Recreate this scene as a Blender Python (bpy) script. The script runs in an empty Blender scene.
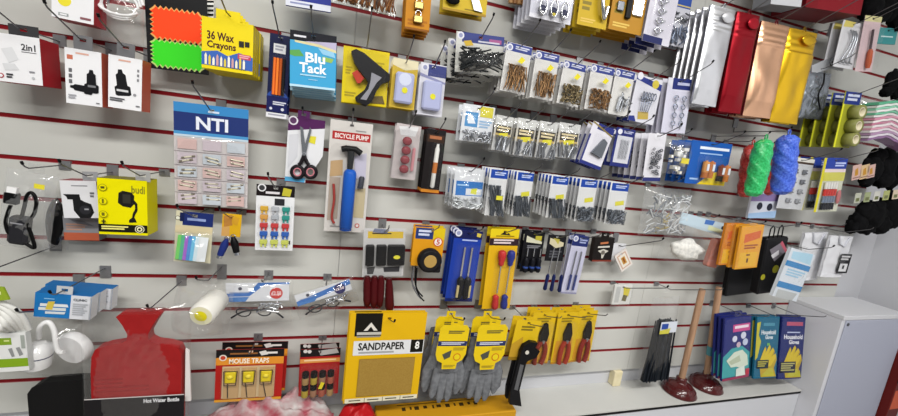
import bpy, math, random
from mathutils import Vector, Matrix, noise
random.seed(7)
S = bpy.context.scene
COL = S.collection
R = math.radians
# ------------------------------------------------------------ camera, light, exposure
Z0 = 1.40                                   # height of the reference groove above the floor
FPX = 360.0
FW = Vector((0.28240055, 0.94627487, -0.157524))
RT = Vector((0.95683047, -0.26608422, 0.11693861))
UP = Vector((-0.06874142, 0.18374729, 0.98056695))
CAM = Vector((0, -1.1368840, Z0 - 0.1588646))
cd = bpy.data.cameras.new('camera'); cam = bpy.data.objects.new('camera', cd); COL.objects.link(cam)
cd.sensor_width = 36; cd.lens = 36 * FPX / 898; cd.clip_start = .02
m = Matrix((RT, UP, -FW)).transposed().to_4x4(); m.translation = CAM
cam.matrix_world = m; S.camera = cam
W = bpy.data.worlds.new('world'); S.world = W; W.use_nodes = True
W.node_tree.nodes['Background'].inputs[0].default_value = (.90, .95, 1, 1)
W.node_tree.nodes['Background'].inputs[1].default_value = .22
def area(name, loc, sx, sy, power, col, rot=(0, 0, 0)):
    l = bpy.data.lights.new(name, 'AREA'); l.shape = 'RECTANGLE'; l.size = sx; l.size_y = sy
    l.energy = power; l.color = col
    o = bpy.data.objects.new(name, l); o.location = loc; o.rotation_euler = rot; COL.objects.link(o); return o
area('ceiling_lamp_light', (-.35, -1.75, 2.52), 1.4, .28, 70, (1, .985, .945))
area('ceiling_lamp_light', (1.45, -1.75, 2.52), 1.4, .28, 56, (1, .99, .97))
area('ceiling_lamp_light', (.5, -3.1, 2.52), 1.4, .28, 58, (1, .985, .955))
S.view_settings.view_transform = 'Standard'; S.view_settings.look = 'None'
S.view_settings.gamma = 1; S.view_settings.use_curve_mapping = False
S.view_settings.exposure = -0.28
S.cycles.transparent_max_bounces = 24

def ray(px, py): return FW + RT * ((px - 449) / FPX) - UP * ((py - 208) / FPX)
def at(px, py, Y=0.0):                      # the point of the plane y = Y seen at a photo position
    d = ray(px, py); return CAM + d * ((Y - CAM.y) / d.y)
def atz(px, py, Z):
    d = ray(px, py); return CAM + d * ((Z - CAM.z) / d.z)
def atx(px, py, X):
    d = ray(px, py); return CAM + d * ((X - CAM.x) / d.x)

# ------------------------------------------------------------ materials
_M = {}
def lin(c): return c / 12.92 if c <= .04045 else ((c + .055) / 1.055) ** 2.4
def rgb(h):
    h = h.lstrip('#')
    if len(h) == 3: h = ''.join(c * 2 for c in h)
    return tuple(lin(int(h[i:i + 2], 16) / 255) for i in (0, 2, 4)) + (1,)
def M(h, rough=.42, metal=0.0, spec=.14):
    k = (h, rough, metal, spec)
    if k in _M: return _M[k]
    m = bpy.data.materials.new('surface'); m.use_nodes = True
    b = m.node_tree.nodes['Principled BSDF']
    b.inputs['Base Color'].default_value = rgb(h); b.inputs['Roughness'].default_value = rough
    b.inputs['Metallic'].default_value = metal; b.inputs['Specular IOR Level'].default_value = spec
    _M[k] = m; return m
def noisy(name, c1, c2, scale, rough=.6, metal=0, bump=0.0, stretch=(1, 1, 1), spec=.2):
    m = bpy.data.materials.new(name); m.use_nodes = True; t = m.node_tree; N = t.nodes
    b = N['Principled BSDF']; b.inputs['Roughness'].default_value = rough; b.inputs['Metallic'].default_value = metal
    b.inputs['Specular IOR Level'].default_value = spec
    tc = N.new('ShaderNodeTexCoord'); mp = N.new('ShaderNodeMapping'); mp.inputs['Scale'].default_value = stretch
    n = N.new('ShaderNodeTexNoise'); n.inputs['Scale'].default_value = scale; n.inputs['Detail'].default_value = 4
    r = N.new('ShaderNodeValToRGB'); r.color_ramp.elements[0].position = .35; r.color_ramp.elements[1].position = .65
    r.color_ramp.elements[0].color = rgb(c1); r.color_ramp.elements[1].color = rgb(c2)
    t.links.new(tc.outputs['Object'], mp.inputs[0]); t.links.new(mp.outputs[0], n.inputs['Vector'])
    t.links.new(n.outputs['Fac'], r.inputs[0]); t.links.new(r.outputs[0], b.inputs['Base Color'])
    if bump:
        bp = N.new('ShaderNodeBump'); bp.inputs['Strength'].default_value = bump; bp.inputs['Distance'].default_value = .002
        t.links.new(n.outputs['Fac'], bp.inputs['Height']); t.links.new(bp.outputs[0], b.inputs['Normal'])
    return m
def film(name, milk, gloss, rough, tint='#ffffff'):
    m = bpy.data.materials.new(name); m.use_nodes = True; t = m.node_tree; N = t.nodes
    for n in list(N): N.remove(n)
    out = N.new('ShaderNodeOutputMaterial'); tr = N.new('ShaderNodeBsdfTransparent'); gl = N.new('ShaderNodeBsdfGlossy')
    df = N.new('ShaderNodeBsdfDiffuse'); a = N.new('ShaderNodeMixShader'); c = N.new('ShaderNodeMixShader')
    lw = N.new('ShaderNodeLayerWeight'); ma = N.new('ShaderNodeMath'); ma.operation = 'MULTIPLY_ADD'
    lw.inputs['Blend'].default_value = .35; ma.inputs[1].default_value = .11; ma.inputs[2].default_value = gloss
    tr.inputs[0].default_value = rgb(tint); df.inputs[0].default_value = (.85, .86, .87, 1)
    gl.inputs['Roughness'].default_value = rough; a.inputs[0].default_value = milk
    t.links.new(tr.outputs[0], a.inputs[1]); t.links.new(df.outputs[0], a.inputs[2])
    t.links.new(lw.outputs['Facing'], ma.inputs[0]); t.links.new(ma.outputs[0], c.inputs[0])
    t.links.new(a.outputs[0], c.inputs[1]); t.links.new(gl.outputs[0], c.inputs[2]); t.links.new(c.outputs[0], out.inputs[0])
    return m
CLEAR = film('clear_blister', .004, .012, .09)
BAG = film('clear_bag', .02, .05, .10)
MILKY = film('milky_bag', .08, .06, .09)
CHROME = M('d8dade', .22, 1); STEEL = M('a9acb2', .35, 1); DSTEEL = M('6f7278', .4, 1); BRASS = M('8a6a48', .38, .8)
WIRE = M('77777a', .35, .9); BLACK = M('0c0c0e', .4); WHITE = M('e9e9ea', .45); NAVY = M('1f2d6e', .45)
WOOD = noisy('handle_wood', '94745c', 'b08c70', 14, .55, stretch=(6, 6, .6))

# ------------------------------------------------------------ mesh builder
_TX = {}
def textmesh(s):
    if s in _TX: return _TX[s]
    c = bpy.data.curves.new('lettering', 'FONT'); c.body = s; c.resolution_u = 2; c.offset = .028
    o = bpy.data.objects.new('lettering', c); COL.objects.link(o)
    bpy.context.view_layer.update()
    me = bpy.data.meshes.new_from_object(o.evaluated_get(bpy.context.evaluated_depsgraph_get()))
    V = [v.co.copy() for v in me.vertices]; F = [tuple(p.vertices) for p in me.polygons]
    bpy.data.objects.remove(o); bpy.data.curves.remove(c); bpy.data.meshes.remove(me)
    x0 = min(v.x for v in V); x1 = max(v.x for v in V); y0 = min(v.y for v in V); y1 = max(v.y for v in V)
    _TX[s] = ([((v.x - x0) / (x1 - x0), (v.y - y0) / (y1 - y0)) for v in V], F); return _TX[s]
_KID = {}
def reg(o, parent):
    if parent: o.parent = parent; _KID.setdefault(parent.name, []).append(o)
    return o
def kids(o): return _KID.get(o.name, [])
class MB:
    def __init__(s): s.V = []; s.F = []; s.I = []; s.S = []; s.mats = []
    def mi(s, m):
        if isinstance(m, str): m = M(m)
        if m not in s.mats: s.mats.append(m)
        return s.mats.index(m)
    def add(s, V, F, m, smooth=False):
        o = len(s.V); s.V += [tuple(v) for v in V]; k = s.mi(m)
        for f in F: s.F.append(tuple(i + o for i in f)); s.I.append(k); s.S.append(smooth)
    def box(s, x0, x1, y0, y1, z0, z1, m, c=0.0):
        if c <= 0:
            V = [(x, y, z) for x in (x0, x1) for y in (y0, y1) for z in (z0, z1)]
            s.add(V, [(0, 1, 3, 2), (4, 6, 7, 5), (0, 4, 5, 1), (2, 3, 7, 6), (0, 2, 6, 4), (1, 5, 7, 3)], m); return
        pts = [(x0 + c, z0), (x1 - c, z0), (x1, z0 + c), (x1, z1 - c), (x1 - c, z1), (x0 + c, z1), (x0, z1 - c), (x0, z0 + c)]
        s.prism(pts, y0 + c * .7, y1, m, cap=False)
        ins = [(min(max(x, x0 + c), x1 - c), min(max(z, z0 + c), z1 - c)) for x, z in pts]
        n = 8; V = [(x, y0 + c * .7, z) for x, z in pts] + [(x, y0, z) for x, z in ins]
        s.add(V, [(i, (i + 1) % n, (i + 1) % n + n, i + n) for i in range(n)] + [tuple(range(n, 2 * n))], m)
        s.add([(x, y1, z) for x, z in pts], [tuple(range(n))], m)
    def prism(s, pts, y0, y1, m, cap=True, smooth=False):   # polygon in x-z pushed along y
        n = len(pts); V = [(x, y0, z) for x, z in pts] + [(x, y1, z) for x, z in pts]
        s.add(V, [(i, (i + 1) % n, (i + 1) % n + n, i + n) for i in range(n)], m, smooth)
        if cap:
            s.add([(x, y0, z) for x, z in pts], [tuple(range(n))], m); s.add([(x, y1, z) for x, z in pts], [tuple(range(n))[::-1]], m)
    def poly(s, pts, m): s.add(pts, [tuple(range(len(pts)))], m)
    def tube(s, path, r, m, n=6, closed=False):
        P = [Vector(p) for p in path]; L = len(P); V = []; F = []
        rr = r if isinstance(r, (list, tuple)) else [r] * L
        for i, p in enumerate(P):
            a = P[(i - 1) % L] if (closed or i) else P[i]; b = P[(i + 1) % L] if (closed or i < L - 1) else P[i]
            d = (b - a).normalized() if (b - a).length > 1e-9 else Vector((0, 0, 1))
            q = d.cross(Vector((0, 1, 0)) if abs(d.y) < .8 else Vector((1, 0, 0))).normalized(); w = d.cross(q)
            V += [p + (q * math.cos(2 * math.pi * k / n) + w * math.sin(2 * math.pi * k / n)) * rr[i] for k in range(n)]
        for i in range(L if closed else L - 1):
            j = (i + 1) % L
            F += [(i * n + k, i * n + (k + 1) % n, j * n + (k + 1) % n, j * n + k) for k in range(n)]
        s.add(V, F, m, True)
        if not closed:
            s.add(V[:n], [tuple(range(n))[::-1]], m); s.add(V[-n:], [tuple(range(n))], m)
    def lathe(s, prof, o, axis, m, n=20, cap=True):         # prof: (radius, distance along the axis)
        o = Vector(o); ax = Vector(axis).normalized()
        q = ax.cross(Vector((0, 1, 0)) if abs(ax.y) < .8 else Vector((1, 0, 0))).normalized(); w = ax.cross(q)
        V = []; F = []
        for r, t in prof:
            V += [o + ax * t + (q * math.cos(2 * math.pi * k / n) + w * math.sin(2 * math.pi * k / n)) * r for k in range(n)]
        for i in range(len(prof) - 1): F += [(i * n + k, i * n + (k + 1) % n, (i + 1) * n + (k + 1) % n, (i + 1) * n + k) for k in range(n)]
        s.add(V, F, m, True)
        if cap: s.add(V[:n], [tuple(range(n))[::-1]], m); s.add(V[-n:], [tuple(range(n))], m)
    def ell(s, c, r, m, nu=14, nv=8, bump=0.0, fr=30, rot=None):
        c = Vector(c); V = []; F = []
        for j in range(nv + 1):
            for i in range(nu):
                a = 2 * math.pi * i / nu; b = math.pi * j / nv
                d = Vector((math.cos(a) * math.sin(b), math.sin(a) * math.sin(b), math.cos(b)))
                k = 1 + (bump * noise.noise(d * 2.2 + c * fr) if bump else 0)
                v = Vector((d.x * r[0], d.y * r[1], d.z * r[2])) * k
                if rot: v = rot @ v
                V.append(c + v)
        for j in range(nv):
            for i in range(nu): F.append((j * nu + i, (j + 1) * nu + i, (j + 1) * nu + (i + 1) % nu, j * nu + (i + 1) % nu))
        s.add(V, F, m, True)
    def grid(s, fn, nu, nv, m, smooth=True, skip=None):
        V = [fn(i / nu, j / nv) for j in range(nv + 1) for i in range(nu + 1)]
        F = [(j * (nu + 1) + i, j * (nu + 1) + i + 1, (j + 1) * (nu + 1) + i + 1, (j + 1) * (nu + 1) + i)
             for j in range(nv) for i in range(nu) if not (skip and skip((i + .5) / nu, (j + .5) / nv))]
        s.add(V, F, m, smooth)
    def text(s, t, x0, x1, z0, z1, y, m):
        V, F = textmesh(t); s.add([(x0 + a * (x1 - x0), y, z0 + b * (z1 - z0)) for a, b in V], F, m)
    def build(s, name, parent=None, bevel=0):
        me = bpy.data.meshes.new(name); me.from_pydata(s.V, [], s.F)
        for m_ in s.mats: me.materials.append(m_)
        me.polygons.foreach_set('material_index', s.I); me.polygons.foreach_set('use_smooth', s.S); me.update()
        o = bpy.data.objects.new(name, me); COL.objects.link(o)
        reg(o, parent)
        if bevel:
            b = o.modifiers.new('bevel', 'BEVEL'); b.width = bevel; b.segments = 2; b.limit_method = 'ANGLE'
        return o
def tag(o, label, cat, group=None, kind=None):
    if label: o['label'] = label
    if cat: o['category'] = cat
    if group: o['group'] = group
    if kind: o['kind'] = kind
    return o
def thing(name, label, cat, loc=(0, 0, 0), rot=(0, 0, 0), group=None):
    o = bpy.data.objects.new(name, None); o.empty_display_size = .02; COL.objects.link(o)
    o.location = loc; o.rotation_euler = rot; return tag(o, label, cat, group)
def copytree(o, parent=None):
    c = o.copy(); COL.objects.link(c); reg(c, parent)
    for ch in kids(o): copytree(ch, c)
    return c
def struct(name, mb, bevel=0): return tag(mb.build(name, None, bevel), None, None, None, 'structure')
def pos(o, v): o.location = v; return o

# ------------------------------------------------------------ hooks and hanging packs
def hook(X, Z, L, label, cap=True, up=.010, e=.02):
    g = 0
    k = math.floor((Z - Z0) / .1); k += (Z - Z0) / .1 - k > .42; gz = Z0 + .1 * k       # the groove it is slotted into
    t = thing('display_hook', label, 'hook', (X, 0, Z), group='wire hooks on the slatted wall')
    b = MB(); up_ = gz > Z - .004; lo = max(-.012, gz - Z - .034) if up_ else gz - Z + .002; b.box(-.012, .012, -.0035, -.0005, lo, gz - Z - .006 if up_ else .006, M('8d8d8f', .4, .6))
    if up_ and lo > -.005: b.tube([(0, -.002, -.002), (0, -.002, lo + .006)], .0015, WIRE, 6)
    b.box(-.012, .012, -.0035, .003, gz - Z - .006, gz - Z + .002, M('8d8d8f', .4, .6)); b.build('bracket', t)
    p = MB(); rz = e * .42; p.tube([(0, -.003, 0), (0, -(L - e) * .5, 0), (0, -(L - e), 0), (0, -L, rz), (0, -L - .004, rz + up * .35), (0, -L - .008, rz + up)], .0016, WIRE, 6); p.build('prong', t)
    if cap:
        c = MB(); c.tube([(0, -L - .0055, rz + up * .6), (0, -L - .0088, rz + up * 1.2)], .0028, BLACK, 7); c.build('tip_cap', t)
    return t
def split(r, H):
    u0, v0, u1, v1 = r; a, b, c, d = H
    if u1 <= a or u0 >= c or v1 <= b or v0 >= d: return [r]
    out = []
    if v0 < b: out.append((u0, v0, u1, b))
    if v1 > d: out.append((u0, d, u1, v1))
    t, s = max(v0, b), min(v1, d)
    if u0 < a: out.append((u0, t, a, s))
    if u1 > c: out.append((c, t, u1, s))
    return out
class Pk:
    """a pack hanging in the plane y = Y; u runs right and v runs down over its face"""
    def __init__(s, name, label, cat, q, Y, group=None, Yb=None, Yr=0.0):   # Yb: depth of the lower edge, Yr: extra depth of the right edge
        Yb = Y if Yb is None else Yb
        P = [at(q[2 * i], q[2 * i + 1], (Y, Y + Yr, Yb + Yr, Yb)[i]) for i in range(4)]; TL, TR, BR, BL = P
        ux = (TR - TL) + (BR - BL); uz = (TL - BL) + (TR - BR)
        s.w = ux.length / 2; s.h = uz.length / 2
        a, c_ = ux.normalized(), uz.normalized(); p_, m_ = (a + c_).normalized(), (a - c_).normalized()
        ex, ez = (p_ + m_).normalized(), (p_ - m_).normalized(); s.Rm = Matrix((ex, ez.cross(ex), ez)).transposed()
        c = sum(P, Vector()) / 4
        s.root = thing(name, label, cat, c - ez * s.h / 2, s.Rm.to_euler(), group)
        s.Y = Y; s.label = label; s.H = None; s.hz = None; s.hx = 0; s.ly = 0
        s.o = s.root.location.copy()
    def x(s, u): return (u - .5) * s.w
    def z(s, v): return (1 - v) * s.h
    def world(s, x, y, z):
        return s.o + s.Rm @ Vector((x, y, z))
    def local(s, px, py, dy=0):                    # photo position on the pack's plane -> u, v
        n = s.Rm.col[1]; d = ray(px, py); q = CAM + d * ((s.o + n * dy - CAM).dot(n) / d.dot(n))
        p = s.Rm.transposed() @ (q - s.o); return p.x / s.w + .5, 1 - p.z / s.h
    def hole(s, hu=.5, top=.006, hw=.011, hh=.007):
        s.H = (hu - hw / 2 / s.w, top / s.h, hu + hw / 2 / s.w, (top + hh) / s.h)
        s.hx = s.x(hu); s.hz = s.h - top - .0022
    def layers(s, b, L, y=0.0):
        for i, l in enumerate(L):
            yy = y - .00022 * (i + 1); k = l[0]
            if k == 'r':
                for r in (split(l[1:5], s.H) if s.H else [l[1:5]]):
                    x0, x1, z0, z1 = s.x(r[0]), s.x(r[2]), s.z(r[3]), s.z(r[1])
                    b.add([(x0, yy, z0), (x1, yy, z0), (x1, yy, z1), (x0, yy, z1)], [(0, 1, 2, 3)], l[5])
            elif k == 't': b.text(l[1], s.x(l[2]), s.x(l[4]), s.z(l[5]), s.z(l[3]), yy, l[6])
            elif k == 'd':
                rx = l[3] * s.w; rz = (l[5] * s.h if len(l) > 5 else rx)
                b.poly([(s.x(l[1]) + rx * math.cos(a * math.pi / 10), yy, s.z(l[2]) + rz * math.sin(a * math.pi / 10)) for a in range(20)], l[4])
            elif k == 'p': b.poly([(s.x(u), yy, s.z(v)) for u, v in l[1]], l[2])
            elif k == 'b':                          # rows of fine print too small to read
                u0, v0, u1, v1, n, c = l[1:7]; st = (v1 - v0) / n
                for j in range(n):
                    e = u1 - (u1 - u0) * (.28 * ((j * 7) % 3) / 2)
                    b.add([(s.x(u0), yy, s.z(v0 + st * (j + .62))), (s.x(e), yy, s.z(v0 + st * (j + .62))), (s.x(e), yy, s.z(v0 + st * j)), (s.x(u0), yy, s.z(v0 + st * j))], [(0, 1, 2, 3)], c)
    def card(s, color, L=(), t=.0012, hole=True, poly=None, name='card', hu=.5, top=.006):
        b = MB()
        if hole and not poly: s.hole(hu, top)
        if poly:
            b.prism([(s.x(u), s.z(v)) for u, v in poly], 0, t, color)
        else:
            for r in (split((0, 0, 1, 1), s.H) if s.H else [(0, 0, 1, 1)]):
                b.box(s.x(r[0]), s.x(r[2]), 0, t, s.z(r[3]), s.z(r[1]), color)
        s.layers(b, L); return b.build(name, s.root)
    def boxbody(s, front, side, depth, L=(), top=None, name='carton', c=.0008):
        b = MB(); x0, x1 = s.x(0), s.x(1)
        b.box(x0, x1, 0, .0006, 0, s.h, front)
        b.box(x0, x1, .0006, depth, 0, s.h, side)
        if top: b.box(x0, x1, .0006, depth - .0005, s.h, s.h + .0004, top)
        s.layers(b, L); return b.build(name, s.root)
    def tab(s, color, w=.034, h=.02, u=.5, y=.001, name='hang_tab'):
        x = s.x(u); b = MB(); m_ = color
        a, c = .006, .007
        b.box(x - w / 2, x - a, y, y + .0008, s.h - .002, s.h + h, m_); b.box(x + a, x + w / 2, y, y + .0008, s.h - .002, s.h + h, m_)
        b.box(x - a, x + a, y, y + .0008, s.h - .002, s.h + h - c - .006, m_); b.box(x - a, x + a, y, y + .0008, s.h + h - .006, s.h + h, m_)
        s.hx = x; s.hz = s.h + h - .006 - .0022; s.hy = y
        return b.build(name, s.root)
    def blister(s, u0, v0, u1, v1, d, c=.004, mat=None, name='blister'):
        b = MB(); b.box(s.x(u0), s.x(u1), -d, -.0012, s.z(v1), s.z(v0), mat or CLEAR, min(c, d * .6))
        return b.build(name, s.root)
    def bag(s, u0=0, v0=0, u1=1, v1=1, d=.02, amp=.004, fr=45, mat=None, name='bag', nu=30, nv=30, back=.001, hole=False, seed=0):
        b = MB(); x0, x1, z0, z1 = s.x(u0), s.x(u1), s.z(v1), s.z(v0); fr *= 1.5
        if hole and not s.H: s.hole()
        def fn(u, v):
            x = x0 + (x1 - x0) * u; z = z0 + (z1 - z0) * v
            e = (max(0, math.sin(math.pi * u)) * max(0, math.sin(math.pi * v))) ** .45
            n = noise.noise(Vector((x * fr, z * fr, seed + s.o.x * 9))) + .6 * noise.noise(Vector((x * fr * 2.3, z * fr * 1.7, seed + 4)))
            edge = .3 * amp * n
            return (x + edge, -(d * e + amp * n * e) + back, z + edge)
        H = s.H
        def sk(u, v):
            if not H: return False
            uu, vv = u0 + (u1 - u0) * u, v1 - (v1 - v0) * v
            return H[0] - .6 / nu < uu < H[2] + .6 / nu and vv < H[3] + .6 / nv
        b.grid(fn, nu, nv, mat or BAG, True, sk)
        b.grid(lambda u, v: (x0 + (x1 - x0) * u, back + .0006, z0 + (z1 - z0) * v), nu, nv, mat or BAG, True, sk)
        return b.build(name, s.root)
    def part(s, name, mb, bevel=0, label=None, of=None):
        o = mb.build(name, of or s.root, bevel)
        if label: o['label'] = label
        return o
    def stack(s, n, dy, label, dx=0.0, dz=0.0, jit=.0012):
        for i in range(1, n + 1):
            c = copytree(s.root)
            c.location = s.root.location + Vector((dx * i + random.uniform(-jit, jit), dy * i, dz * i))
            c['label'] = label
        return s
    def hook(s, desc, ext=.05, cap=True, dz=0.0, L=None):
        p = s.world(s.hx, 0, s.hz + dz)
        x_ = .035 if ext >= .04 else 0
        hook(p.x, p.z, L or (-s.Y + ext + x_), 'wire hook holding ' + desc, cap, e=(ext + x_ - .012) if not L and ext >= .04 else .01)
        return s
def jumble(b, x0, x1, y0, y1, z0, z1, n, ln, r, m, head=0, spread=1.0, base=0.0):
    for i in range(n):
        a = base + random.uniform(-spread, spread); c = Vector((random.uniform(x0, x1), random.uniform(y0, y1), random.uniform(z0, z1)))
        d = Vector((math.sin(a), random.uniform(-.15, .15), math.cos(a))) * ln / 2
        p, q = c - d, c + d
        for e in (p, q): e.x = min(max(e.x, x0), x1); e.z = min(max(e.z, z0), z1); e.y = min(max(e.y, y0), y1)
        if (p - q).length < .004: continue
        b.tube([p, q], r, m, 5)
        if head: b.tube([q, q + (q - p).normalized() * r * 1.1], head, m, 6)
# ------------------------------------------------------------ the room
WALLW = noisy('slat_white', 'bebeb9', 'c4c4bf', 3, .42)
PAINT = noisy('wall_paint', 'bfc0c5', 'c6c7cb', 2, .6)
XL, XR = -1.22, 2.44
b = MB()
for xa, xb in ((XL, -.0006), (.0006, 1.2194), (1.2206, XR)):
    for k in range(-9, 10):
        za = Z0 - .1 * k - .0945; zb = Z0 - .1 * k - .0055
        if k == 9: za = Z0 - .995
        b.box(xa, xb, 0, .018, za, zb, WALLW)
    b.box(xa, xb, .0125, .018, Z0 - .99, Z0 + .9, WALLW)
struct('wall_back', b)
GRV = M('78131a', .5)
for n, k in enumerate(range(-8, 10)):
    b = MB(); b.box(XL, XR, .0025, .0124, Z0 - .1 * k - .0054, Z0 - .1 * k + .0054, GRV)
    b.box(XL, XR, .0004, .0025, Z0 - .1 * k - .0054, Z0 - .1 * k - .0042, M('a4585c', .5)); struct('trim_%d' % (n + 1), b)
b = MB(); b.box(-3, 2.78, .02, .12, 0, 2.6, PAINT); struct('wall_rear', b)
b = MB(); b.box(2.68, 2.78, -2.2, .02, 0, 2.6, PAINT); struct('wall_right', b)
b = MB(); b.box(-3, 2.78, -4, .12, -.08, 0, noisy('floor_vinyl', '8c8780', '9a958e', 6, .5)); struct('floor', b)
b = MB(); b.box(-3, 2.78, -4, .12, 2.6, 2.68, M('e4e4e2', .8)); struct('ceiling', b)
for (x, y) in ((-.35, -1.75), (1.45, -1.75), (.5, -3.1)):
    t = thing('ceiling_light', 'long fluorescent ceiling light over the shop floor', 'light', (x, y, 2.6), group='ceiling lights')
    b = MB(); b.box(-.68, .68, -.16, .16, -.06, 0, M('e8e8e8', .5)); b.build('housing', t)
ZS = Z0 - 1.065
XC = atz(802, 390, ZS).x                                   # left side of the cabinet
fl = atx(845, 316.4, XC); YF, ZC = fl.y, fl.z
YS = atz(700, 401.2, ZS).y
t = thing('shelf_plinth', 'low white shelf running along the foot of the slatted wall', 'shelf', (0, YS, 0))
def off(b_, dx, dy, dz): b_.V = [(x + dx, y + dy, z + dz) for x, y, z in b_.V]; return b_
b = MB(); b.box(-1.3, XC - .002, 0, -YS + .0195, ZS - .006, ZS, noisy('shelf_white', 'bdbdb9', 'c4c4c0', 4, .4)); b.build('shelf_top', t)
b = MB(); b.box(-1.3, XC - .002, .001, .012, ZS - .017, ZS - .0062, BLACK); b.build('edge_strip', t)
b = MB(); b.box(-1.3, XC - .002, .006, -YS + .0195, 0, ZS - .0172, M('c9cbd1', .5)); b.build('front_panel', t)
XCR = at(898, 360, YF).x - .03
t = thing('storage_cabinet', 'plain white floor cabinet at the right end of the shelf', 'cabinet', ((XC + XCR) / 2, YF, 0))
hw = (XCR - XC) / 2
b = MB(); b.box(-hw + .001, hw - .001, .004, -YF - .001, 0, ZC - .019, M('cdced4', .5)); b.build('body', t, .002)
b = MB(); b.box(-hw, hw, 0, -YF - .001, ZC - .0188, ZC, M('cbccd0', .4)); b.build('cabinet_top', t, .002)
b = MB(); b.box(-hw + .022, hw - .001, 0, .0035, .03, ZC - .022, M('a6aaba', .45)); b.build('door', t, .0015)  # white like the body; dim light on the front is put into this colour
b = MB(); kp = at(848, 324.5, YF); b.lathe([(.0075, 0), (.0075, .002), (.005, .003)], (kp.x - (XC + XCR) / 2, -.0001, kp.z), (0, -1, 0), M('5a5c62', .4, .6), 14); b.build('lock', t)
t = thing('product_carton', 'red and black carton standing on the floor right of the white cabinet', 'box', (XCR + .074, YF - .03, 0))
b = MB(); b.box(-.07, .022, 0, .16, 0, .54, '5e1a18', .003); b.box(-.07, .022, -.0006, 0, .40, .54, '241a1c'); b.box(-.06, .015, -.0009, 0, .26, .36, 'c65a3a'); b.build('carton', t)
t = thing('wood_block', 'small cream wood block propping up the bottom of the slatted wall', 'block')
p = atz(617, 387, ZS); b = MB(); b.box(-.02, .02, -.0, .03, 0, Z0 - .9965 - ZS, noisy('pale_wood', 'd9cda6', 'e4d9b8', 30, .6), .002); b.build('timber', t); pos(t, (p.x, -.012, ZS + .0005))

# ------------------------------------------------------------ left: chargers, leads, car holders
PL = 'e6e6e9'
P = Pk('charger_box', 'white two-port charger box with red sides hanging above the two small orange-sided boxes', 'box', (52, -22, 96, -13, 91.5, 23, 51, 17.5), -.10)
P.boxbody(PL, '9c2630', .045, [('d', .3, .52, .16, 'e6d83a'), ('r', .16, .85, .4, .93, '9aa0a0'), ('r', .2, .87, .36, .91, PL), ('r', .68, .86, .94, .92, '8a5a60')]); 
P.tab(PL); P.hook('the white box with red sides at the top', .03)
P = Pk('charger_box', 'white box marked 2in1 with deep red side at the left edge', 'box', (-18, 29.5, 38, 38.7, 44, 86.3, -13, 79), -.105)
P.boxbody(PL, 'a3222b', .055, [('t', '2in1', .66, .16, .92, .30, '3c3c40'), ('r', .66, .325, .93, .34, '3c3c40'), ('p', [(.3, .32), (.5, .26), (.6, .5), (.42, .6)], 'd6d7da'), ('p', [(.3, .62), (.52, .6), (.6, .72), (.34, .76)], 'd2d3d6'),
  ('d', .26, .88, .055, 'a8333a'), ('d', .26, .88, .035, PL), ('b', .36, .82, .48, .93, 2, '3c3c40'), ('b', .78, .72, .88, .77, 1, '8a8a90'), ('d', .85, .86, .03, 'b9bbbf')])
P.tab('3a3a3c', .05, .022, .72); P.hook('the white 2in1 box', .04)
def charger(b, P, u, v, s, a=0.0, c='1b1b1e'):          # printed picture of a car charger plug
    pts = [(-.10, -.5), (.10, -.5), (.14, -.36), (.26, -.3), (.28, .1), (.42, .16), (.42, .46), (.3, .5), (-.3, .5), (-.42, .46), (-.42, .16), (-.28, .1), (-.26, -.3), (-.14, -.36)]
    ca, sa = math.cos(a), math.sin(a); k = s * P.h
    return ('p', [(u + (x * .62 * ca - y * sa) * k / P.w, v + (x * .62 * sa + y * ca) * s) for x, y in pts], c)
P = Pk('charger_box', 'white car charger box picturing two black plugs, orange side', 'box', (63.5, 46, 101, 53.5, 102.5, 107, 67, 103), -.105)
c0 = charger(None, P, .72, .55, .42); c1 = charger(None, P, .44, .70, .34, -1.5)
P.boxbody(PL, 'b4543f', .04, [('r', .06, .12, .22, .2, 'c07058'), ('b', .3, .06, .66, .11, 1, 'd8a898'), ('r', .1, .36, .19, .43, '66666a'), ('r', .1, .46, .19, .53, '66666a'), ('r', .1, .56, .19, .63, '66666a'), c1, c0, ('r', .62, .62, .84, .66, '77787c'), ('b', .08, .83, .3, .92, 2, 'a8a8ae'), ('b', .84, .93, .94, .96, 1, '707074')])
P.tab('6d6d70', .034, .03); P.hook('the charger box showing two plugs', .06)
P = Pk('charger_box', 'white car charger box picturing one black plug, orange side', 'box', (107.5, 53, 141, 60.5, 142.5, 112, 109, 106.5), -.105)
c0 = charger(None, P, .4, .5, .5, -.14)
P.boxbody(PL, 'b4543f', .04, [c0, ('r', .25, .63, .6, .67, 'c9cacd'), ('b', .3, .06, .66, .11, 1, 'd8a898'), ('r', .86, .2, .92, .25, '808084'), ('r', .86, .29, .92, .34, '808084'), ('r', .86, .38, .92, .43, '808084'), ('d', .8, .7, .05, '909094'), ('b', .06, .8, .5, .88, 2, '55555a'), ('b', .84, .9, .96, .94, 1, '707074')])
P.tab('6d6d70', .034, .03); P.hook('the charger box showing one plug', .05)
P = Pk('earphone_bag', 'clear bag of white cable hanging left of the black neon star card', 'bag', (99, -26, 144, -16, 143, 47, 101, 40), -.07)
P.bag(d=.02, amp=.006, seed=2)
b = MB()
for i in range(3): b.tube([(P.x(.5) + (.035 + .006 * i) * math.cos(a * .4), -.008 - .003 * i, P.z(.42) + .03 * math.sin(a * .4) + .004 * i) for a in range(15)], .0032, WHITE, 6)
P.part('coiled_cable', b)

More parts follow.
